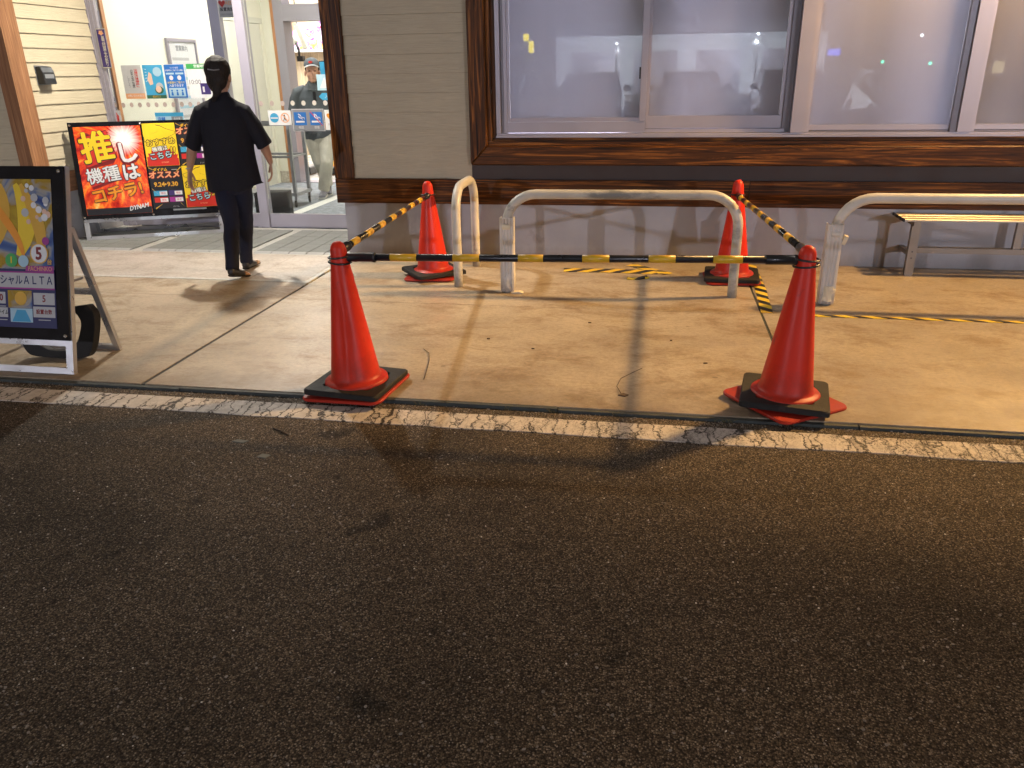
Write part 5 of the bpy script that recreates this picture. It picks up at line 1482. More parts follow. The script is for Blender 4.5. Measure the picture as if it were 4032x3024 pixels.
def skin(name, bm, m, voxel=0.006, smooth=6, parent=None, wrinkle=0.0, wscale=9.0, wstretch=(1, 1, 0.5), post=None):
    bmesh.ops.recalc_face_normals(bm, faces=bm.faces)
    me = bpy.data.meshes.new(name); bm.to_mesh(me); bm.free()
    ws = bpy.data.scenes.new('workbench')             # a small scene of its own keeps the remesh quick
    tmp = bpy.data.objects.new(name, me); ws.collection.objects.link(tmp)
    rm_ = tmp.modifiers.new('remesh', 'REMESH'); rm_.mode = 'VOXEL'; rm_.voxel_size = voxel; rm_.use_smooth_shade = True
    sm = tmp.modifiers.new('smooth', 'SMOOTH'); sm.factor = 0.5; sm.iterations = smooth
    with bpy.context.temp_override(scene=ws, view_layer=ws.view_layers[0]):
        dg = bpy.context.evaluated_depsgraph_get()
    out = bpy.data.meshes.new_from_object(tmp.evaluated_get(dg))
    bpy.data.objects.remove(tmp); bpy.data.meshes.remove(me); bpy.data.scenes.remove(ws)
    if wrinkle or post:
        nrm = [Vector(q.vector) for q in out.vertex_normals] if wrinkle else None
        for i_, v in enumerate(out.vertices):
            if wrinkle:
                q = Vector((v.co.x * wstretch[0], v.co.y * wstretch[1], v.co.z * wstretch[2])) * wscale
                d = noise.fractal(q, 0.8, 2.0, 3) + 0.5 * (abs(noise.noise(q * 1.7)) - 0.25)
                v.co += nrm[i_] * d * wrinkle
            if post: post(v)
    for p in out.polygons: p.use_smooth = True
    out.materials.clear(); out.materials.append(m)
    o = bpy.data.objects.new(name, out); COL.objects.link(o)
    if parent is not None: o.parent = parent
    return o

def hand(bm, wrist, dirv, side, palm_n, s=1.0, curl=25):
    """palm with four unequal bent fingers and a thumb; dirv along the hand, palm_n out of the palm, side towards the thumb"""
    w = Vector(wrist); d = Vector(dirv).normalized(); n = Vector(palm_n).normalized(); n = (n - d * n.dot(d)).normalized()
    sd = Vector(side); sd = (sd - d * sd.dot(d) - n * sd.dot(n)).normalized()
    pc = w + d * 0.05 * s
    for k in range(4):
        off = (1.5 - k) * 0.0185 * s
        cap(bm, w + sd * off * 0.7 + d * 0.012 * s, 0.0125 * s, w + d * 0.088 * s + sd * off, 0.0105 * s, 10)
    for k, L in enumerate((0.070, 0.078, 0.073, 0.057)):
        off = (1.5 - k) * 0.0195 * s
        p = w + d * 0.090 * s + sd * off
        a = R(curl * 0.5 + 4 * k); r0 = 0.0088 * s
        for j, f in enumerate((0.45, 0.32, 0.23)):
            dd = (d * math.cos(a) + n * math.sin(a) + sd * (0.05 * (1.5 - k))).normalized()
            q = p + dd * L * f * s
            cap(bm, p, r0, q, r0 * 0.92, 9)
            p = q; r0 *= 0.92; a += R(curl)
    p = w + d * 0.030 * s + sd * 0.026 * s
    q = p + (d * 0.75 + sd * 0.62 + n * 0.30).normalized() * 0.042 * s
    cap(bm, p, 0.013 * s, q, 0.0105 * s, 10)
    q2 = q + (d * 0.95 + sd * 0.22 + n * 0.35).normalized() * 0.033 * s
    cap(bm, q, 0.0105 * s, q2, 0.0085 * s, 10)

def skin_mat(name, col):
    m, nt, N, L, b = mat_new(name)
    n1 = nz(nt, coords(nt), 18, 4)
    L.new(ramp(nt, n1, [(0.3, tuple(c * 0.85 for c in col)), (0.7, col)]), b.inputs['Base Color'])
    b.inputs['Roughness'].default_value = 0.45
    b.inputs['Subsurface Weight'].default_value = 0.15
    b.inputs['Subsurface Radius'].default_value = (0.02, 0.008, 0.004)
    return m
def hair_mat(name, col, ax=(60, 60, 6)):
    m, nt, N, L, b = mat_new(name)
    f = nz(nt, coords(nt, ax), 3, 4, 0.6)
    L.new(ramp(nt, f, [(0.3, tuple(c * 0.5 for c in col)), (0.7, tuple(c * 1.5 for c in col))]), b.inputs['Base Color'])
    b.inputs['Roughness'].default_value = 0.7
    b.inputs['Specular IOR Level'].default_value = 0.25
    bumpn(nt, f, 0.4, 0.006, b)
    return m
def cloth(name, col, rough=0.85, bump=0.35):
    return pbr(name, col, rough, spec=0.25, var=0.12, vscale=8, bump=bump, bscale=420)
MT['skin_w'] = skin_mat('tan_skin', (0.42, 0.235, 0.155))
MT['skin_m'] = skin_mat('ruddy_skin', (0.50, 0.27, 0.18))
MT['hair'] = hair_mat('dark_hair', (0.016, 0.012, 0.010), (55, 55, 18))
MT['navycloth'] = cloth('black_cotton', (0.010, 0.010, 0.015))
MT['denim'] = cloth('dark_trousers', (0.010, 0.012, 0.026))
MT['polo'] = cloth('charcoal_polo', (0.075, 0.085, 0.095))
MT['khaki'] = cloth('khaki_cotton', (0.46, 0.44, 0.38))
MT['shoe_black'] = pbr('black_shoe', (0.014, 0.013, 0.013), 0.45, var=0.2)
MT['shoe_gold'] = pbr('bronze_toe_leather', (0.42, 0.24, 0.13), 0.25, metal=0.5, var=0.1)
MT['shoe_grey'] = cloth('grey_canvas', (0.20, 0.20, 0.24))
MT['sole'] = pbr('pale_sole', (0.60, 0.59, 0.56), 0.5)

def build_woman():
    V = Vector
    # world coordinates; she walks towards the door (+y), head turned to her right
    bm = bmesh.new()
    hd = V((-3.035, 5.47, 1.435))
    rz = Matrix.Rotation(R(-26), 3, 'Z')             # the way she looks: to +x
    fw = rz @ V((0, 1, 0)); sd = rz @ V((1, 0, 0))
    ell(bm, hd + V((0, 0, 0.02)), (0.086, 0.092, 0.098), rz)
    ell(bm, hd + fw * 0.026 + V((0, 0, -0.035)), (0.070, 0.068, 0.080), rz)
    ell(bm, hd + fw * 0.060 + V((0, 0, -0.085)), (0.030, 0.026, 0.026), rz)      # chin
    ell(bm, hd + fw * 0.092 + V((0, 0, -0.024)), (0.011, 0.013, 0.018), rz)      # nose
    ell(bm, hd + fw * 0.080 + V((0, 0, -0.060)), (0.022, 0.010, 0.008), rz)      # mouth
    for s in (-1, 1):
        ell(bm, hd + sd * 0.090 * s + fw * 0.010 + V((0, 0, -0.020)), (0.013, 0.020, 0.032), rz)
        ell(bm, hd + fw * 0.075 + sd * 0.030 * s + V((0, 0, 0.008)), (0.014, 0.008, 0.008), rz)
        ell(bm, hd + fw * 0.062 + sd * 0.038 * s + V((0, 0, -0.03)), (0.024, 0.02, 0.026), rz)
    limb(bm, [(hd + V((0, -0.01, -0.07)), 0.052, 0.055), (V((-3.03, 5.45, 1.31)), 0.054, 0.058), (V((-3.03, 5.44, 1.25)), 0.065, 0.06)])
    limb(bm, [(V((-3.04, 5.44, 1.20)), 0.13, 0.07), (V((-3.04, 5.45, 1.10)), 0.155, 0.095), (V((-3.04, 5.45, 0.90)), 0.155, 0.105), (V((-3.04, 5.44, 0.72)), 0.165, 0.115)])
    # arms
    arms = {'l': [V((-3.222, 5.44, 1.195)), V((-3.312, 5.43, 0.985)), V((-3.375, 5.45, 0.80))], 'r': [V((-2.858, 5.44, 1.195)), V((-2.760, 5.45, 0.985)), V((-2.722, 5.52, 0.83))]}
    for k, (a, b, c) in arms.items():
        limb(bm, [(a + V((0, 0, -0.03)), 0.036, 0.040), (a.lerp(b, 0.5), 0.042, 0.045), (b, 0.040, 0.042)])
        limb(bm, [(b, 0.040, 0.041), (b.lerp(c, 0.35), 0.041, 0.042), (b.lerp(c, 0.8), 0.029, 0.031), (c, 0.024, 0.029)])
    hand(bm, arms['l'][2], V((-0.18, 0.12, -1)), V((0.5, 1, 0)), V((1, -0.2, 0)), 0.96, 16)
    hand(bm, arms['r'][2], V((-0.02, 0.10, -1)), V((-0.4, 1, 0)), V((-1, -0.1, 0)), 0.96, 22)
    # legs
    legs = {'l': [V((-3.12, 5.44, 0.72)), V((-3.10, 5.42, 0.40)), V((-3.115, 5.26, 0.10))], 'r': [V((-2.98, 5.45, 0.72)), V((-3.00, 5.56, 0.41)), V((-3.060, 5.65, 0.085))]}
    for k, (a, b, c) in legs.items():
        limb(bm, [(a, 0.075, 0.08), (a.lerp(b, 0.5), 0.066, 0.07), (b, 0.050, 0.055)])
        limb(bm, [(b, 0.050, 0.054), (b.lerp(c, 0.35), 0.048, 0.054), (c, 0.032, 0.036)])
    feet = {'l': (V((-3.115, 5.235, 0.070)), V((-3.035, 5.40, 0.020))), 'r': (V((-3.060, 5.625, 0.040)), V((-3.005, 5.82, 0.026)))}
    for k, (a, b) in feet.items():
        limb(bm, [(a, 0.028, 0.024), (a.lerp(b, 0.5), 0.032, 0.02), (b, 0.030, 0.013)])
    body = skin('person', bm, MT['skin_w'], 0.0045, 4)
    tag(body, 'person in a loose black t-shirt and dark trousers walking to the entrance, seen from behind', 'person')
    # t-shirt
    bm = bmesh.new()
    limb(bm, [(V((-3.035, 5.447, 1.292)), 0.074, 0.070), (V((-3.035, 5.445, 1.264)), 0.125, 0.088), (V((-3.035, 5.445, 1.222)), 0.172, 0.108), (V((-3.035, 5.445, 1.15)), 0.205, 0.130), (V((-3.035, 5.45, 1.00)), 0.203, 0.145), (V((-3.035, 5.45, 0.86)), 0.205, 0.148), (V((-3.03, 5.45, 0.74)), 0.218, 0.155), (V((-3.025, 5.45, 0.665)), 0.226, 0.160)], 28)
    for k, o_ in (('l', -1), ('r', 1)):
        a, b, c = arms[k]
        limb(bm, [(a + V((-o_ * 0.085, 0, 0.022)), 0.056, 0.066), (a + V((-o_ * 0.01, 0, -0.012)), 0.066, 0.074), (a.lerp(b, 0.5), 0.064, 0.076), (a.lerp(b, 1.0), 0.063, 0.080), (a.lerp(b, 1.16), 0.064, 0.082)], 20, 0.06)
    def hem(v):
        if v.co.z < 0.70 and abs(v.co.x + 3.03) < 0.27:
            t_ = (0.70 - v.co.z) / 0.06
            v.co.z = max(v.co.z, 0.652 + 0.012 * math.sin(v.co.x * 26) + 0.03 * max(0, (v.co.x + 3.0)) / 0.2)
            v.co.x += 0.03 * max(0.0, (v.co.x + 2.90) / 0.1) * max(0, min(1, t_))
    skin('t_shirt', bm, MT['navycloth'], 0.0065, 3, body, 0.007, 6.0, (1, 1, 0.45), hem)
    # trousers
    bm = bmesh.new()
    limb(bm, [(V((-3.04, 5.45, 0.80)), 0.165, 0.115), (V((-3.04, 5.45, 0.70)), 0.175, 0.125)], 24)
    for k in 'lr':
        a, b, c = legs[k]
        c2 = b.lerp(c, 1.04) if k == 'l' else b.lerp(c, 1.06)
        limb(bm, [(a, 0.092, 0.098), (a.lerp(b, 0.5), 0.084, 0.090), (b, 0.067, 0.074), (b.lerp(c, 0.4), 0.062, 0.070), (c2, 0.056, 0.062)], 20, 0.1)
    skin('trousers', bm, MT['denim'], 0.006, 3, body, 0.006, 8.0, (1, 1, 0.8))
    # shoes with bronze toes
    for k, (a, b) in feet.items():
        d = (b - a).normalized()
        bm = bmesh.new()
        a2, b2 = a, b
        limb(bm, [(a2 - d * 0.012 + V((0, 0, 0.012)), 0.036, 0.036), (a2.lerp(b2, 0.35) + V((0, 0, 0.006)), 0.039, 0.032), (a2.lerp(b2, 0.7), 0.043, 0.024)], 16)
        sh = skin('shoe', bm, MT['shoe_black'], 0.005, 3, body)
        bm = bmesh.new()
        limb(bm, [(a2.lerp(b2, 0.68) + V((0, 0, 0.001)), 0.044, 0.026), (a2.lerp(b2, 0.9), 0.043, 0.021), (b2 + d * 0.02, 0.036, 0.015)], 16)
        skin('toe_cap', bm, MT['shoe_gold'], 0.005, 3, sh)
        bm = bmesh.new()
        limb(bm, [(a2 - d * 0.02 + V((0, 0, -0.018)), 0.037, 0.012), (a2.lerp(b2, 0.5) + V((0, 0, -0.015)), 0.040, 0.010), (b2 + d * 0.015 + V((0, 0, -0.010)), 0.041, 0.009)], 16)
        skin('sole', bm, MT['rubber'], 0.005, 2, sh)
    # hair drawn back into a low tail
    bm = bmesh.new()
    ell(bm, hd + V((0, 0, 0.030)) - fw * 0.012, (0.106, 0.104, 0.100), rz)
    ell(bm, hd - fw * 0.036 + V((0, 0, -0.03)), (0.092, 0.068, 0.088), rz)
    tl = hd + V((-0.012, -0.070, -0.075))
    limb(bm, [(hd + V((-0.01, -0.068, -0.04)), 0.050, 0.040), (tl, 0.038, 0.034), (tl + V((-0.006, -0.010, -0.045)), 0.036, 0.030), (tl + V((-0.010, -0.008, -0.085)), 0.020, 0.018)], 14)
    def cut(v):
        q = v.co - hd
        f_ = q.dot(fw)
        lim = 0.052 + max(0.0, q.z - 0.02) * 0.55 - max(0.0, 0.0 - q.z) * 1.1
        if f_ > lim: v.co -= fw * (f_ - lim) * 0.92
    hr = skin('hair', bm, MT['hair'], 0.0055, 3, body, 0.0035, 22.0, (1, 1, 0.3), cut)
    tubeo('hair_clip', [(-3.095, 5.358, 1.472), (-3.048, 5.350, 1.466), (-3.005, 5.356, 1.470)], 0.004, MT['ink_grey'], body, 8)
    pts = [(arms['l'][2] + V((0.029 * math.cos(2 * math.pi * k / 16), 0.033 * math.sin(2 * math.pi * k / 16), 0.012 + 0.004 * math.cos(2 * math.pi * k / 16)))) for k in range(16)]
    tubeo('bracelet', pts, 0.004, MT['steel'], body, 6, closed=True)
    return body

def build_man():
    V = Vector
    X, Yc = -4.085, 9.45
    fw = V((0.10, -1, 0)).normalized(); sd = V((1, 0.10, 0)).normalized()
    bm = bmesh.new()
    hd = V((X - 0.0, Yc - 0.02, 1.475))
    ell(bm, hd + V((0, 0.02, 0.02)), (0.078, 0.096, 0.105))
    ell(bm, hd + V((0, -0.022, -0.05)), (0.066, 0.070, 0.080))
    ell(bm, hd + V((0, -0.052, -0.112)), (0.036, 0.030, 0.026))
    ell(bm, hd + V((0.003, -0.094, -0.036)), (0.015, 0.015, 0.018))
    ell(bm, hd + V((0.003, -0.096, -0.02)), (0.010, 0.012, 0.03))
    ell(bm, hd + V((0.002, -0.080, -0.084)), (0.026, 0.011, 0.006))
    for s in (-1, 1):
        ell(bm, hd + V((0.083 * s, 0.005, -0.03)), (0.012, 0.02, 0.034))
        ell(bm, hd + V((0.034 * s, -0.078, -0.002)), (0.022, 0.014, 0.009))
        ell(bm, hd + V((0.042 * s, -0.06, -0.05)), (0.026, 0.02, 0.026))
    limb(bm, [(hd + V((0, 0.01, -0.08)), 0.060, 0.06), (V((X, Yc, 1.34)), 0.062, 0.062), (V((X, Yc, 1.28)), 0.08, 0.065)])
    limb(bm, [(V((X, Yc, 1.22)), 0.14, 0.075), (V((X, Yc, 1.12)), 0.175, 0.11), (V((X, Yc, 0.92)), 0.165, 0.115), (V((X + 0.01, Yc, 0.76)), 0.165, 0.115)])
    arms = {'l': [V((X - 0.205, Yc, 1.265)), V((X - 0.262, Yc + 0.02, 1.01)), V((X - 0.165, Yc - 0.17, 0.865))], 'r': [V((X + 0.205, Yc, 1.265)), V((X + 0.262, Yc + 0.02, 1.01)), V((X + 0.165, Yc - 0.18, 0.875))]}
    for k, (a, b, c) in arms.items():
        limb(bm, [(a + V((0, 0, -0.03)), 0.038, 0.04), (a.lerp(b, 0.5), 0.045, 0.047), (b, 0.042, 0.044)])
        limb(bm, [(b, 0.042, 0.043), (b.lerp(c, 0.35), 0.042, 0.043), (b.lerp(c, 0.8), 0.031, 0.032), (c, 0.026, 0.029)])
    hand(bm, arms['l'][2], V((0.62, -0.55, -0.15)), V((0, -0.2, 1)), V((0.5, 0.8, 0)), 1.0, 30)
    hand(bm, arms['r'][2], V((-0.62, -0.55, -0.15)), V((0, -0.2, 1)), V((-0.5, 0.8, 0)), 1.0, 30)
    legs = {'l': [V((X - 0.075, Yc + 0.01, 0.76)), V((X - 0.03, Yc + 0.06, 0.43)), V((X + 0.045, Yc + 0.30, 0.12))], 'r': [V((X + 0.105, Yc, 0.76)), V((X + 0.060, Yc - 0.09, 0.43)), V((X - 0.005, Yc - 0.03, 0.09))]}
    for k, (a, b, c) in legs.items():
        limb(bm, [(a, 0.080, 0.085), (a.lerp(b, 0.5), 0.07, 0.074), (b, 0.053, 0.058)])
        limb(bm, [(b, 0.053, 0.057), (b.lerp(c, 0.35), 0.05, 0.056), (c, 0.035, 0.038)])
    feet = {'l': (V((X + 0.045, Yc + 0.31, 0.095)), V((X + 0.045, Yc + 0.16, 0.03))), 'r': (V((X - 0.005, Yc + 0.0, 0.045)), V((X - 0.03, Yc - 0.20, 0.034)))}
    for k, (a, b) in feet.items(): limb(bm, [(a, 0.030, 0.026), (a.lerp(b, 0.5), 0.034, 0.022), (b, 0.032, 0.015)])
    body = skin('person', bm, MT['skin_m'], 0.0045, 4)
    tag(body, 'person in a dark cap, charcoal polo shirt and khaki trousers standing inside the glass door', 'person')
    bm = bmesh.new()
    limb(bm, [(V((X, Yc, 1.325)), 0.082, 0.078), (V((X, Yc, 1.290)), 0.135, 0.095), (V((X, Yc, 1.250)), 0.182, 0.115), (V((X, Yc, 1.18)), 0.212, 0.132), (V((X, Yc, 1.02)), 0.205, 0.140), (V((X, Yc, 0.88)), 0.207, 0.142), (V((X + 0.01, Yc, 0.775)), 0.212, 0.145)], 26)
    for k, o_ in (('l', -1), ('r', 1)):
        a, b, c = arms[k]
        limb(bm, [(a + V((-o_ * 0.085, 0, 0.000)), 0.058, 0.070), (a + V((-o_ * 0.01, 0, -0.03)), 0.066, 0.074), (a.lerp(b, 0.45), 0.074, 0.080), (a.lerp(b, 0.95), 0.076, 0.078)], 18, 0.06)
    sh = skin('polo_shirt', bm, MT['polo'], 0.0065, 3, body, 0.007, 6.5, (1, 1, 0.5))
    for s in (-1, 1):
        bm = bmesh.new()
        cp = [V((X + 0.012 * s, Yc - 0.125, 1.255)), V((X + 0.075 * s, Yc - 0.118, 1.262)), V((X + 0.100 * s, Yc - 0.035, 1.315)), V((X + 0.060 * s, Yc - 0.070, 1.345)), V((X + 0.025 * s, Yc - 0.095, 1.300))]
        a_ = [bm.verts.new(p) for p in cp]; b_ = [bm.verts.new(p + V((0, -0.006, 0.004))) for p in cp]
        bm.faces.new(a_); bm.faces.new(b_[::-1])
        for i in range(5): bm.faces.new((a_[i], b_[i], b_[(i + 1) % 5], a_[(i + 1) % 5]))
        bmesh.ops.recalc_face_normals(bm, faces=bm.faces)
        finish('collar', bm, MT['polo'], sh)
    boxo('placket', (X - 0.016, X + 0.016, Yc - 0.142, Yc - 0.130, 1.135, 1.245), MT['ink'], sh)
    boxo('chest_mark', (X + 0.085, X + 0.165, Yc - 0.141, Yc - 0.132, 1.150, 1.160), MT['paper'], sh)
    bm = bmesh.new()
    limb(bm, [(V((X + 0.01, Yc, 0.82)), 0.165, 0.118), (V((X + 0.012, Yc, 0.74)), 0.178, 0.128)], 24)
    for k in 'lr':
        a, b, c = legs[k]
        limb(bm, [(a, 0.100, 0.105), (a.lerp(b, 0.5), 0.094, 0.098), (b, 0.080, 0.088), (b.lerp(c, 0.45), 0.078, 0.084), (b.lerp(c, 1.0), 0.068, 0.072)], 20, 0.1)
    tr = skin('trousers', bm, MT['khaki'], 0.006, 3, body, 0.007, 8.0, (1, 1, 0.9))
    boxo('pocket', (X + 0.165, X + 0.195, Yc - 0.10, Yc + 0.03, 0.56, 0.66), MT['khaki'], tr, bevel=0.006)
    for k, (a, b) in feet.items():
        d = (b - a).normalized()
        bm = bmesh.new()
        limb(bm, [(a - d * 0.01 + V((0, 0, 0.012)), 0.041, 0.042), (a.lerp(b, 0.5) + V((0, 0, 0.008)), 0.045, 0.036), (b + d * 0.03, 0.042, 0.024)], 16)
        s_ = skin('shoe', bm, MT['shoe_grey'], 0.005, 3, body)
        bm = bmesh.new()
        limb(bm, [(a - d * 0.02 + V((0, 0, -0.025)), 0.044, 0.015), (a.lerp(b, 0.5) + V((0, 0, -0.022)), 0.048, 0.014), (b + d * 0.04 + V((0, 0, -0.014)), 0.045, 0.014)], 16)
        skin('sole', bm, MT['sole'], 0.005, 2, s_)
    bm = bmesh.new()
    ell(bm, hd + V((0, 0.028, 0.028)), (0.086, 0.096, 0.092))
    def cut(v):
        q = v.co - hd
        if q.y < -0.02: v.co.y = hd.y - 0.02 + (q.y + 0.02) * 0.1
        if q.z < -0.06 : v.co.z = hd.z - 0.06
    skin('hair', bm, MT['hair'], 0.006, 2, body, 0.002, 20, (1, 1, 0.4), cut)
    bm = bmesh.new()
    ell(bm, hd + V((0, 0.012, 0.060)), (0.094, 0.110, 0.088))
    limb(bm, [(hd + V((0, 0.012, 0.052)), 0.094, 0.110), (hd + V((0, 0.012, 0.066)), 0.094, 0.110)], 24, 0.05)
    def capcut(v):
        if v.co.z < hd.z + 0.048: v.co.z = hd.z + 0.048
    cp = skin('cap', bm, MT['polo'], 0.005, 3, body, post=capcut)
    bm = bmesh.new()
    top, bot = [], []
    for k in range(17):
        a = R(180 + 180 * k / 16)
        top.append((0.082 * math.cos(a), -0.085 + 0.085 * math.sin(a)))
    rows = []
    for (x, y) in top:
        dz = -0.35 * x * x / 0.082 - 0.10 * (-y - 0.085)
        rows.append((bm.verts.new(hd + V((x, y + 0.02, 0.066 + dz))), bm.verts.new(hd + V((x * 0.98, -0.06, 0.074 - 0.35 * x * x / 0.082))), bm.verts.new(hd + V((x, y + 0.02, 0.060 + dz))), bm.verts.new(hd + V((x * 0.98, -0.06, 0.067 - 0.35 * x * x / 0.082)))))
    for i in range(16):
        p, q = rows[i], rows[i + 1]
        bm.faces.new((p[0], q[0], q[1], p[1])); bm.faces.new((p[2], p[3], q[3], q[2])); bm.faces.new((p[0], p[2], q[2], q[0]))
    bmesh.ops.recalc_face_normals(bm, faces=bm.faces)
    finish('cap_peak', bm, MT['paper_grey'], cp, smooth=True)
    disc('cap_badge', hd.x - 0.01, hd.z + 0.092, 0.024, hd.y - 0.092, MT['red'], cp, 0.004, 14, 0.014)
    # eyes, glasses
    for s in (-1, 1):
        ell2 = bmesh.new(); ell(ell2, hd + V((0.034 * s, -0.0895, -0.004)), (0.012, 0.005, 0.0055)); finish('eye', ell2, MT['ink'], body, smooth=True)
    return body
def turn(o, px, py, deg, sx=1.0, sy=1.0):
    a = R(deg)
    o.scale = (sx, sy, 1.0)
    o.rotation_euler = (0, 0, a)
    qx, qy = px * sx, py * sy
    o.location = (px - (qx * math.cos(a) - qy * math.sin(a)), py - (qx * math.sin(a) + qy * math.cos(a)), 0)
_w = build_woman()
turn(_w, -3.05, 5.44, 20, 0.865, 0.94)
_w.location.x -= 0.018
turn(build_man(), -4.085, 9.45, 22)

# ================================================================== SMALL LITTER AND GROWTH
def small(name, pts, z, m, label, cat, h=0.003):
    bm = bmesh.new(); slabxy(bm, pts, z, z + h)
    return tag(finish(name, bm, MT[m], None), label, cat)
def twig(name, pts, r, m, label):
    bm = bmesh.new(); tube(bm, pts, r, 6)
    return tag(finish(name, bm, MT[m], None, smooth=True), label, 'twig')
MT['twigbrown'] = pbr('dry_twig', (0.05, 0.032, 0.018), 0.8)
MT['leafbrown'] = pbr('dry_leaf', (0.09, 0.055, 0.03), 0.7)
MT['scrap_grey'] = pbr('dull_scrap', (0.12, 0.125, 0.11), 0.8)
MT['ash'] = pbr('cigarette_paper', (0.75, 0.72, 0.65), 0.7)
twig('twig', [(-0.02, 3.80, 0.004), (-0.055, 3.74, 0.007), (-0.12, 3.64, 0.005), (-0.135, 3.53, 0.006), (-0.11, 3.44, 0.005)], 0.0015, 'twigbrown', 'thin bent twig lying on the pavement inside the cones')
small('dry_leaf', [(-0.125, 3.425), (-0.09, 3.415), (-0.075, 3.435), (-0.10, 3.452)], 0.001, 'leafbrown', 'small dark leaf at the end of the bent twig', 'leaf', 0.004)
twig('twig', [(-1.22, 3.95, 0.003), (-1.17, 3.88, 0.005), (-1.14, 3.78, 0.003), (-1.11, 3.62, 0.004), (-1.09, 3.50, 0.003)], 0.0016, 'twigbrown', 'fine dark stem on the pavement beside the dented cone')
bm = bmesh.new(); tube(bm, [(-2.335, 6.075, 0.006), (-2.285, 6.112, 0.006)], 0.0042, 8)
tag(finish('cigarette_end', bm, MT['ash'], None, smooth=True), 'white cigarette end on the ground by the corner of the shop wall', 'cigarette end')
small('pale_scrap', [(-1.715, 2.735), (-1.66, 2.728), (-1.645, 2.75), (-1.70, 2.757)], ZA, 'scrap_grey', 'larger grey scrap flattened on the asphalt below the white line', 'scrap', 0.004)
small('pale_scrap', [(-1.54, 2.615), (-1.50, 2.61), (-1.49, 2.638), (-1.53, 2.645)], ZA, 'scrap_grey', 'smaller grey scrap on the asphalt nearer the camera', 'scrap', 0.004)
twig('twig', [(-1.60, 2.885, ZA + 0.003), (-1.55, 2.86, ZA + 0.005), (-1.50, 2.825, ZA + 0.003)], 0.0035, 'twigbrown', 'short dark stick on the asphalt just below the white line')
rnd = random.Random(21)
for (x, y, s, lab) in ((-0.897, 4.17, 0.013, 'curled brown leaf bit on the concrete right of the dented cone'), (-0.62, 4.03, 0.009, 'tiny dark leaf bit on the concrete between the dented cone and the bent twig'), (0.13, 4.27, 0.011, 'brown leaf bit on the concrete in the bar shadow'), (0.30, 3.92, 0.011, 'brown leaf bit on the concrete left of the nearest right cone'), (-0.35, 4.55, 0.012, 'smallest leaf bit on the concrete, farthest back inside the cones')):
    pts = [(x + s * math.cos(2 * math.pi * k / 7) * rnd.uniform(0.5, 1.1), y + 0.55 * s * math.sin(2 * math.pi * k / 7) * rnd.uniform(0.5, 1.1)) for k in range(7)]
    small('dry_leaf', pts, 0.001, 'leafbrown', lab, 'leaf', 0.005)['group'] = 'leaf bits inside the cones'
# loose stone chips in the asphalt and along the kerb
MT['chip'] = pbr('stone_chips', (0.20, 0.175, 0.145), 0.55, var=0.5, vscale=25)
MT['chip_pale'] = pbr('pale_stone_chips', (0.62, 0.57, 0.50), 0.35, var=0.2, vscale=40)
def chips(name, n, area, s0, s1, m, seed, z=ZA):
    rnd = random.Random(seed)
    bm = bmesh.new()
    for i in range(n):
        x = rnd.uniform(area[0], area[1]); y = rnd.uniform(area[2], area[3])
        s = s0 + (s1 - s0) * rnd.random() ** 3
        k = rnd.choice((5, 6))
        a0 = rnd.random() * 6.28; el = rnd.uniform(0.5, 1.0); ro = rnd.random() * 3.14
        lo, hi = [], []
        for j in range(k):
            a = a0 + 6.283 * j / k + rnd.uniform(-.3, .3)
            px, py = s * math.cos(a), s * el * math.sin(a)
            qx, qy = px * math.cos(ro) - py * math.sin(ro), px * math.sin(ro) + py * math.cos(ro)
            lo.append(bm.verts.new((x + qx, y + qy, z - 0.002))); hi.append(bm.verts.new((x + qx * 0.7, y + qy * 0.7, z + s * rnd.uniform(0.2, 0.5))))
        bm.faces.new(hi)
        for j in range(k): bm.faces.new((lo[j], lo[(j + 1) % k], hi[(j + 1) % k], hi[j]))
    return finish(name, bm, MT[m], None, kind='stuff')
chips('stone_chips', 9000, (-3.6, 2.6, 0.7, 3.0), 0.0018, 0.0065, 'chip', 31)
chips('pale_chips', 1900, (-3.6, 2.6, 0.7, 3.0), 0.0012, 0.0046, 'chip_pale', 32)
chips('kerb_grit', 2600, (-4.6, 2.6, 3.158, 3.232), 0.0015, 0.007, 'chip', 33)
# sparse weeds in the kerb joint
MT['weed'] = pbr('dry_weed', (0.085, 0.075, 0.03), 0.8, var=0.3)
bm = bmesh.new(); rnd = random.Random(9)
for cx in (-3.0, -2.75, -1.05, -0.62, -0.41, -0.40, -0.12, 0.35, 0.36, 0.62, 0.64, 1.2):
    for k in range(9):
        x, y = cx + rnd.gauss(0, 0.02), 3.232 + rnd.uniform(-.006, .004)
        dx, dy, hgt = rnd.gauss(0, 0.012), rnd.gauss(-0.008, 0.01), rnd.uniform(0.008, 0.026)
        a = bm.verts.new((x - 0.0012, y, ZA)); b = bm.verts.new((x + 0.0012, y, ZA)); c = bm.verts.new((x + dx, y + dy, ZA + hgt)); d = bm.verts.new((x + dx * 0.4, y + dy * 0.4 + 0.002, ZA + hgt * 0.5))
        bm.faces.new((a, b, c)); bm.faces.new((a, d, c)); bm.faces.new((b, d, c))
finish('kerb_weeds', bm, MT['weed'], None, kind='stuff')

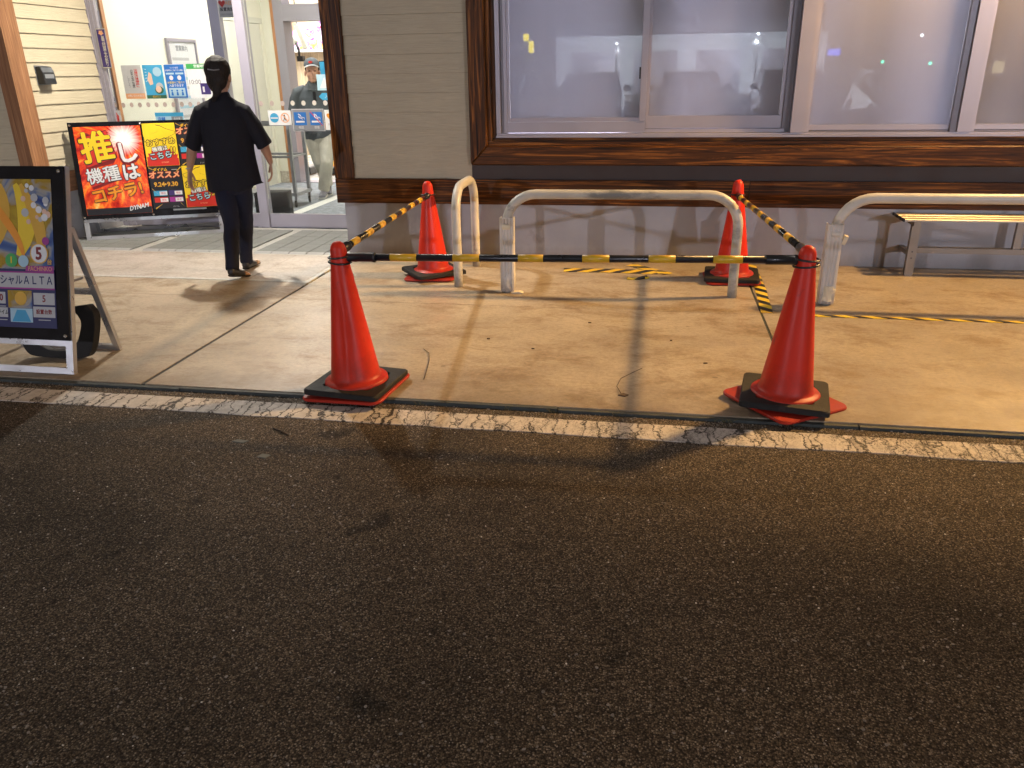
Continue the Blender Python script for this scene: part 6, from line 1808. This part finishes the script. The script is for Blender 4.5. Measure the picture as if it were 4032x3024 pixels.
# ================================================================== THE PARKING LOT BEHIND THE CAMERA (seen only in the window panes)
MT['shed'] = pbr('pale_metal_cladding', (0.62, 0.63, 0.66), 0.6, var=0.05)
MT['roofdark'] = pbr('dark_roof', (0.05, 0.05, 0.055), 0.7)
MT['carpaint'] = pbr('dark_car_paint', (0.03, 0.03, 0.035), 0.2, spec=0.6, coat=0.5)
MT['carglass'] = pbr('car_glass', (0.015, 0.016, 0.018), 0.05, spec=0.7)
MT['headlamp'] = pbr('headlamp_lens', (0.7, 0.7, 0.72), 0.08, metal=0.6)
shd = thing('warehouse', 'long pale shed across the parking lot, seen reflected in the windows', 'building', (1.5, -40, ZA))
boxo('wall', (-8, 8, -4, 0, 0, 3.4), MT['shed'], shd)
boxo('roof', (-8.4, 8.4, -4.4, 0.5, 3.402, 4.1), MT['roofdark'], shd, bevel=0.05)
for i in range(4):
    sx = -7 + i * 3.8
    sh_ = boxo('shutter', (sx, sx + 2.6, 0.001, 0.06, 0.0, 2.5), MT['alu'], shd)
    for k in range(6): boxo('rib', (sx, sx + 2.6, 0.061, 0.085, 0.2 + 0.38 * k, 0.28 + 0.38 * k), MT['alu'], sh_)
CARG = 'cars parked facing the shop'
def car(x, y, label):
    t = thing('parked_car', label, 'car', (x, y, ZA), group=CARG)
    prof = [(-2.0, 0.32), (2.05, 0.32), (2.12, 0.55), (2.05, 0.80), (1.15, 0.93), (0.45, 1.38), (-0.9, 1.42), (-1.75, 1.05), (-2.05, 0.98), (-2.1, 0.6)]
    bm = bmesh.new()
    sec = []
    for xx, f in ((-0.84, 0.96), (-0.78, 1.0), (0.0, 1.015), (0.78, 1.0), (0.84, 0.96)):
        sec.append([bm.verts.new((xx * (1.0 if pz < 0.95 else 0.80), py * f, pz * (1 if f > .97 else 0.985))) for py, pz in prof])
    for i in range(4):
        for k in range(len(prof)): bm.faces.new((sec[i][k], sec[i][(k + 1) % len(prof)], sec[i + 1][(k + 1) % len(prof)], sec[i + 1][k]))
    bm.faces.new(sec[0][::-1]); bm.faces.new(sec[-1])
    bmesh.ops.recalc_face_normals(bm, faces=bm.faces)
    finish('body', bm, MT['carpaint'], t, smooth=False)
    bm = bmesh.new()
    a = [bm.verts.new(p) for p in ((-0.62, 1.10, 0.985), (0.62, 1.10, 0.985), (0.56, 0.50, 1.37), (-0.56, 0.50, 1.37))]
    b = [bm.verts.new(v.co + Vector((0, -0.06, -0.05))) for v in a]
    bm.faces.new(a); bm.faces.new(b[::-1])
    for i in range(4): bm.faces.new((a[i], b[i], b[(i + 1) % 4], a[(i + 1) % 4]))
    bmesh.ops.recalc_face_normals(bm, faces=bm.faces)
    finish('windscreen', bm, MT['carglass'], t)
    for s in (-1, 1):
        bm = bmesh.new(); ell(bm, (0.60 * s, 2.04, 0.70), (0.20, 0.07, 0.08)); finish('headlight', bm, MT['headlamp'], t, smooth=True)
        bm = bmesh.new(); ell(bm, (0.95 * s, 0.75, 1.0), (0.11, 0.06, 0.075)); finish('mirror', bm, MT['carpaint'], t, smooth=True)
        for yy in (-1.25, 1.3):
            bm = bmesh.new(); lathe(bm, [(0, -0.1), (0.29, -0.1), (0.32, -0.07), (0.32, 0.07), (0.29, 0.1), (0, 0.1)], 24)
            wh = finish('wheel', bm, MT['rubber'], t, smooth=False, loc=(0.74 * s, yy, 0.32), rot=(0, R(90), 0))
            bm = bmesh.new(); lathe(bm, [(0, 0.105), (0.2, 0.103), (0.2, 0.0), (0, 0)], 20); finish('rim', bm, MT['chrome'], wh)
    boxo('number_plate', (-0.17, 0.17, 2.12, 2.135, 0.46, 0.60), MT['paper'], t)
    return t
for x, lab in ((-4.5, 'dark parked car behind the camera, leftmost of its row'), (-1.8, 'dark parked car behind the camera, second from the left of its row'), (0.75, 'dark parked car straight behind the camera'), (3.3, 'dark parked car behind the camera, second from the right of its row'), (5.9, 'dark parked car behind the camera, rightmost of its row')):
    car(x, -10.2, lab)
def far_lamp(x, y, h, label, s=0.08, col=(0.8, 0.9, 1.0), power=60, watts=0):
    t = thing('lamp_post', label, 'lamp post', (x, y, ZA), group='lamp posts around the parking lot')
    tubeo('pole', [(0, 0, 0), (0, 0, h)], [0.07, 0.05], MT['paper'], t, 10)
    tubeo('bracket', [(-0.5, 0, h - 0.25), (0.5, 0, h - 0.25)], 0.035, MT['paper'], t, 8)
    bm = bmesh.new(); ell(bm, (0, 0, h + s), (s, s, s)); finish('globe', bm, glow('far_lamp_glow', col, power), t, smooth=True)
    if watts: lamp_light('light', 'POINT', (0, -0.35, h - 0.3), watts, col, 0.04, parent=t)
far_lamp(20.9, -50.5, 3.6, 'bright lamp post reflected high in the third window', 0.24, power=160)
far_lamp(5.15, -36, 3.1, 'slim white lamp post reflected in the second window', 0.075, power=40, watts=2600)
far_lamp(-2.5, -35, 2.75, 'lamp post reflected near the stile of the first window', 0.06, power=40, watts=2600)
far_lamp(18.0, -52, 3.3, 'smaller lamp post reflected left of the bright one', 0.10, power=25)
def lit_board(x, y, z, w, h, col, power, label):
    t = thing('lit_sign', label, 'sign', (x, y, ZA))
    tubeo('pole', [(0, 0, 0), (0, 0, z - h / 2)], 0.05, MT['steel'], t, 8)
    boxo('box', (-w / 2, w / 2, -0.08, 0.08, z - h / 2, z + h / 2), glow('lit_sign_face', col, power), t, bevel=0.02)
lit_board(10.9, -45, 2.3, 0.75, 0.40, (0.10, 0.16, 1.0), 6, 'small blue lit sign reflected in the third window')
lit_board(-3.46, -9.2, 2.26, 0.12, 0.16, (1.0, 0.80, 0.0), 7, 'small square yellow lit sign reflected in the first window')
lit_board(-3.30, -9.0, 2.03, 0.11, 0.27, (1.0, 0.80, 0.0), 7, 'small upright yellow lit sign reflected below the square one')
lit_board(15.4, -30, 1.30, 0.42, 0.5, (1.0, 0.85, 0.45), 2.0, 'pale yellow lit sign reflected in the last window')
for (x, y, z, lab) in ((15.4, -50, 1.70, 'green traffic light reflected in the middle of the third window'), (18.5, -50, 1.55, 'green traffic light reflected at the edge of the third window')):
    t = thing('traffic_light', lab, 'traffic light', (x, y, ZA))
    tubeo('pole', [(0, 0, 0), (0, 0, z - 0.15)], 0.05, MT['steel'], t, 8)
    boxo('housing', (-0.45, 0.45, -0.1, 0.1, z - 0.15, z + 0.15), MT['black'], t, bevel=0.03)
    bm = bmesh.new(); ell(bm, (-0.28, 0.10, z), (0.11, 0.05, 0.11)); finish('green_lamp', bm, glow('signal_green', (0.02, 1.0, 0.55), 14), t, smooth=True)
    for xx in (0, 0.28):
        bm = bmesh.new(); ell(bm, (xx, 0.10, z), (0.11, 0.05, 0.11)); finish('dark_lamp', bm, MT['rubber'], t, smooth=True)
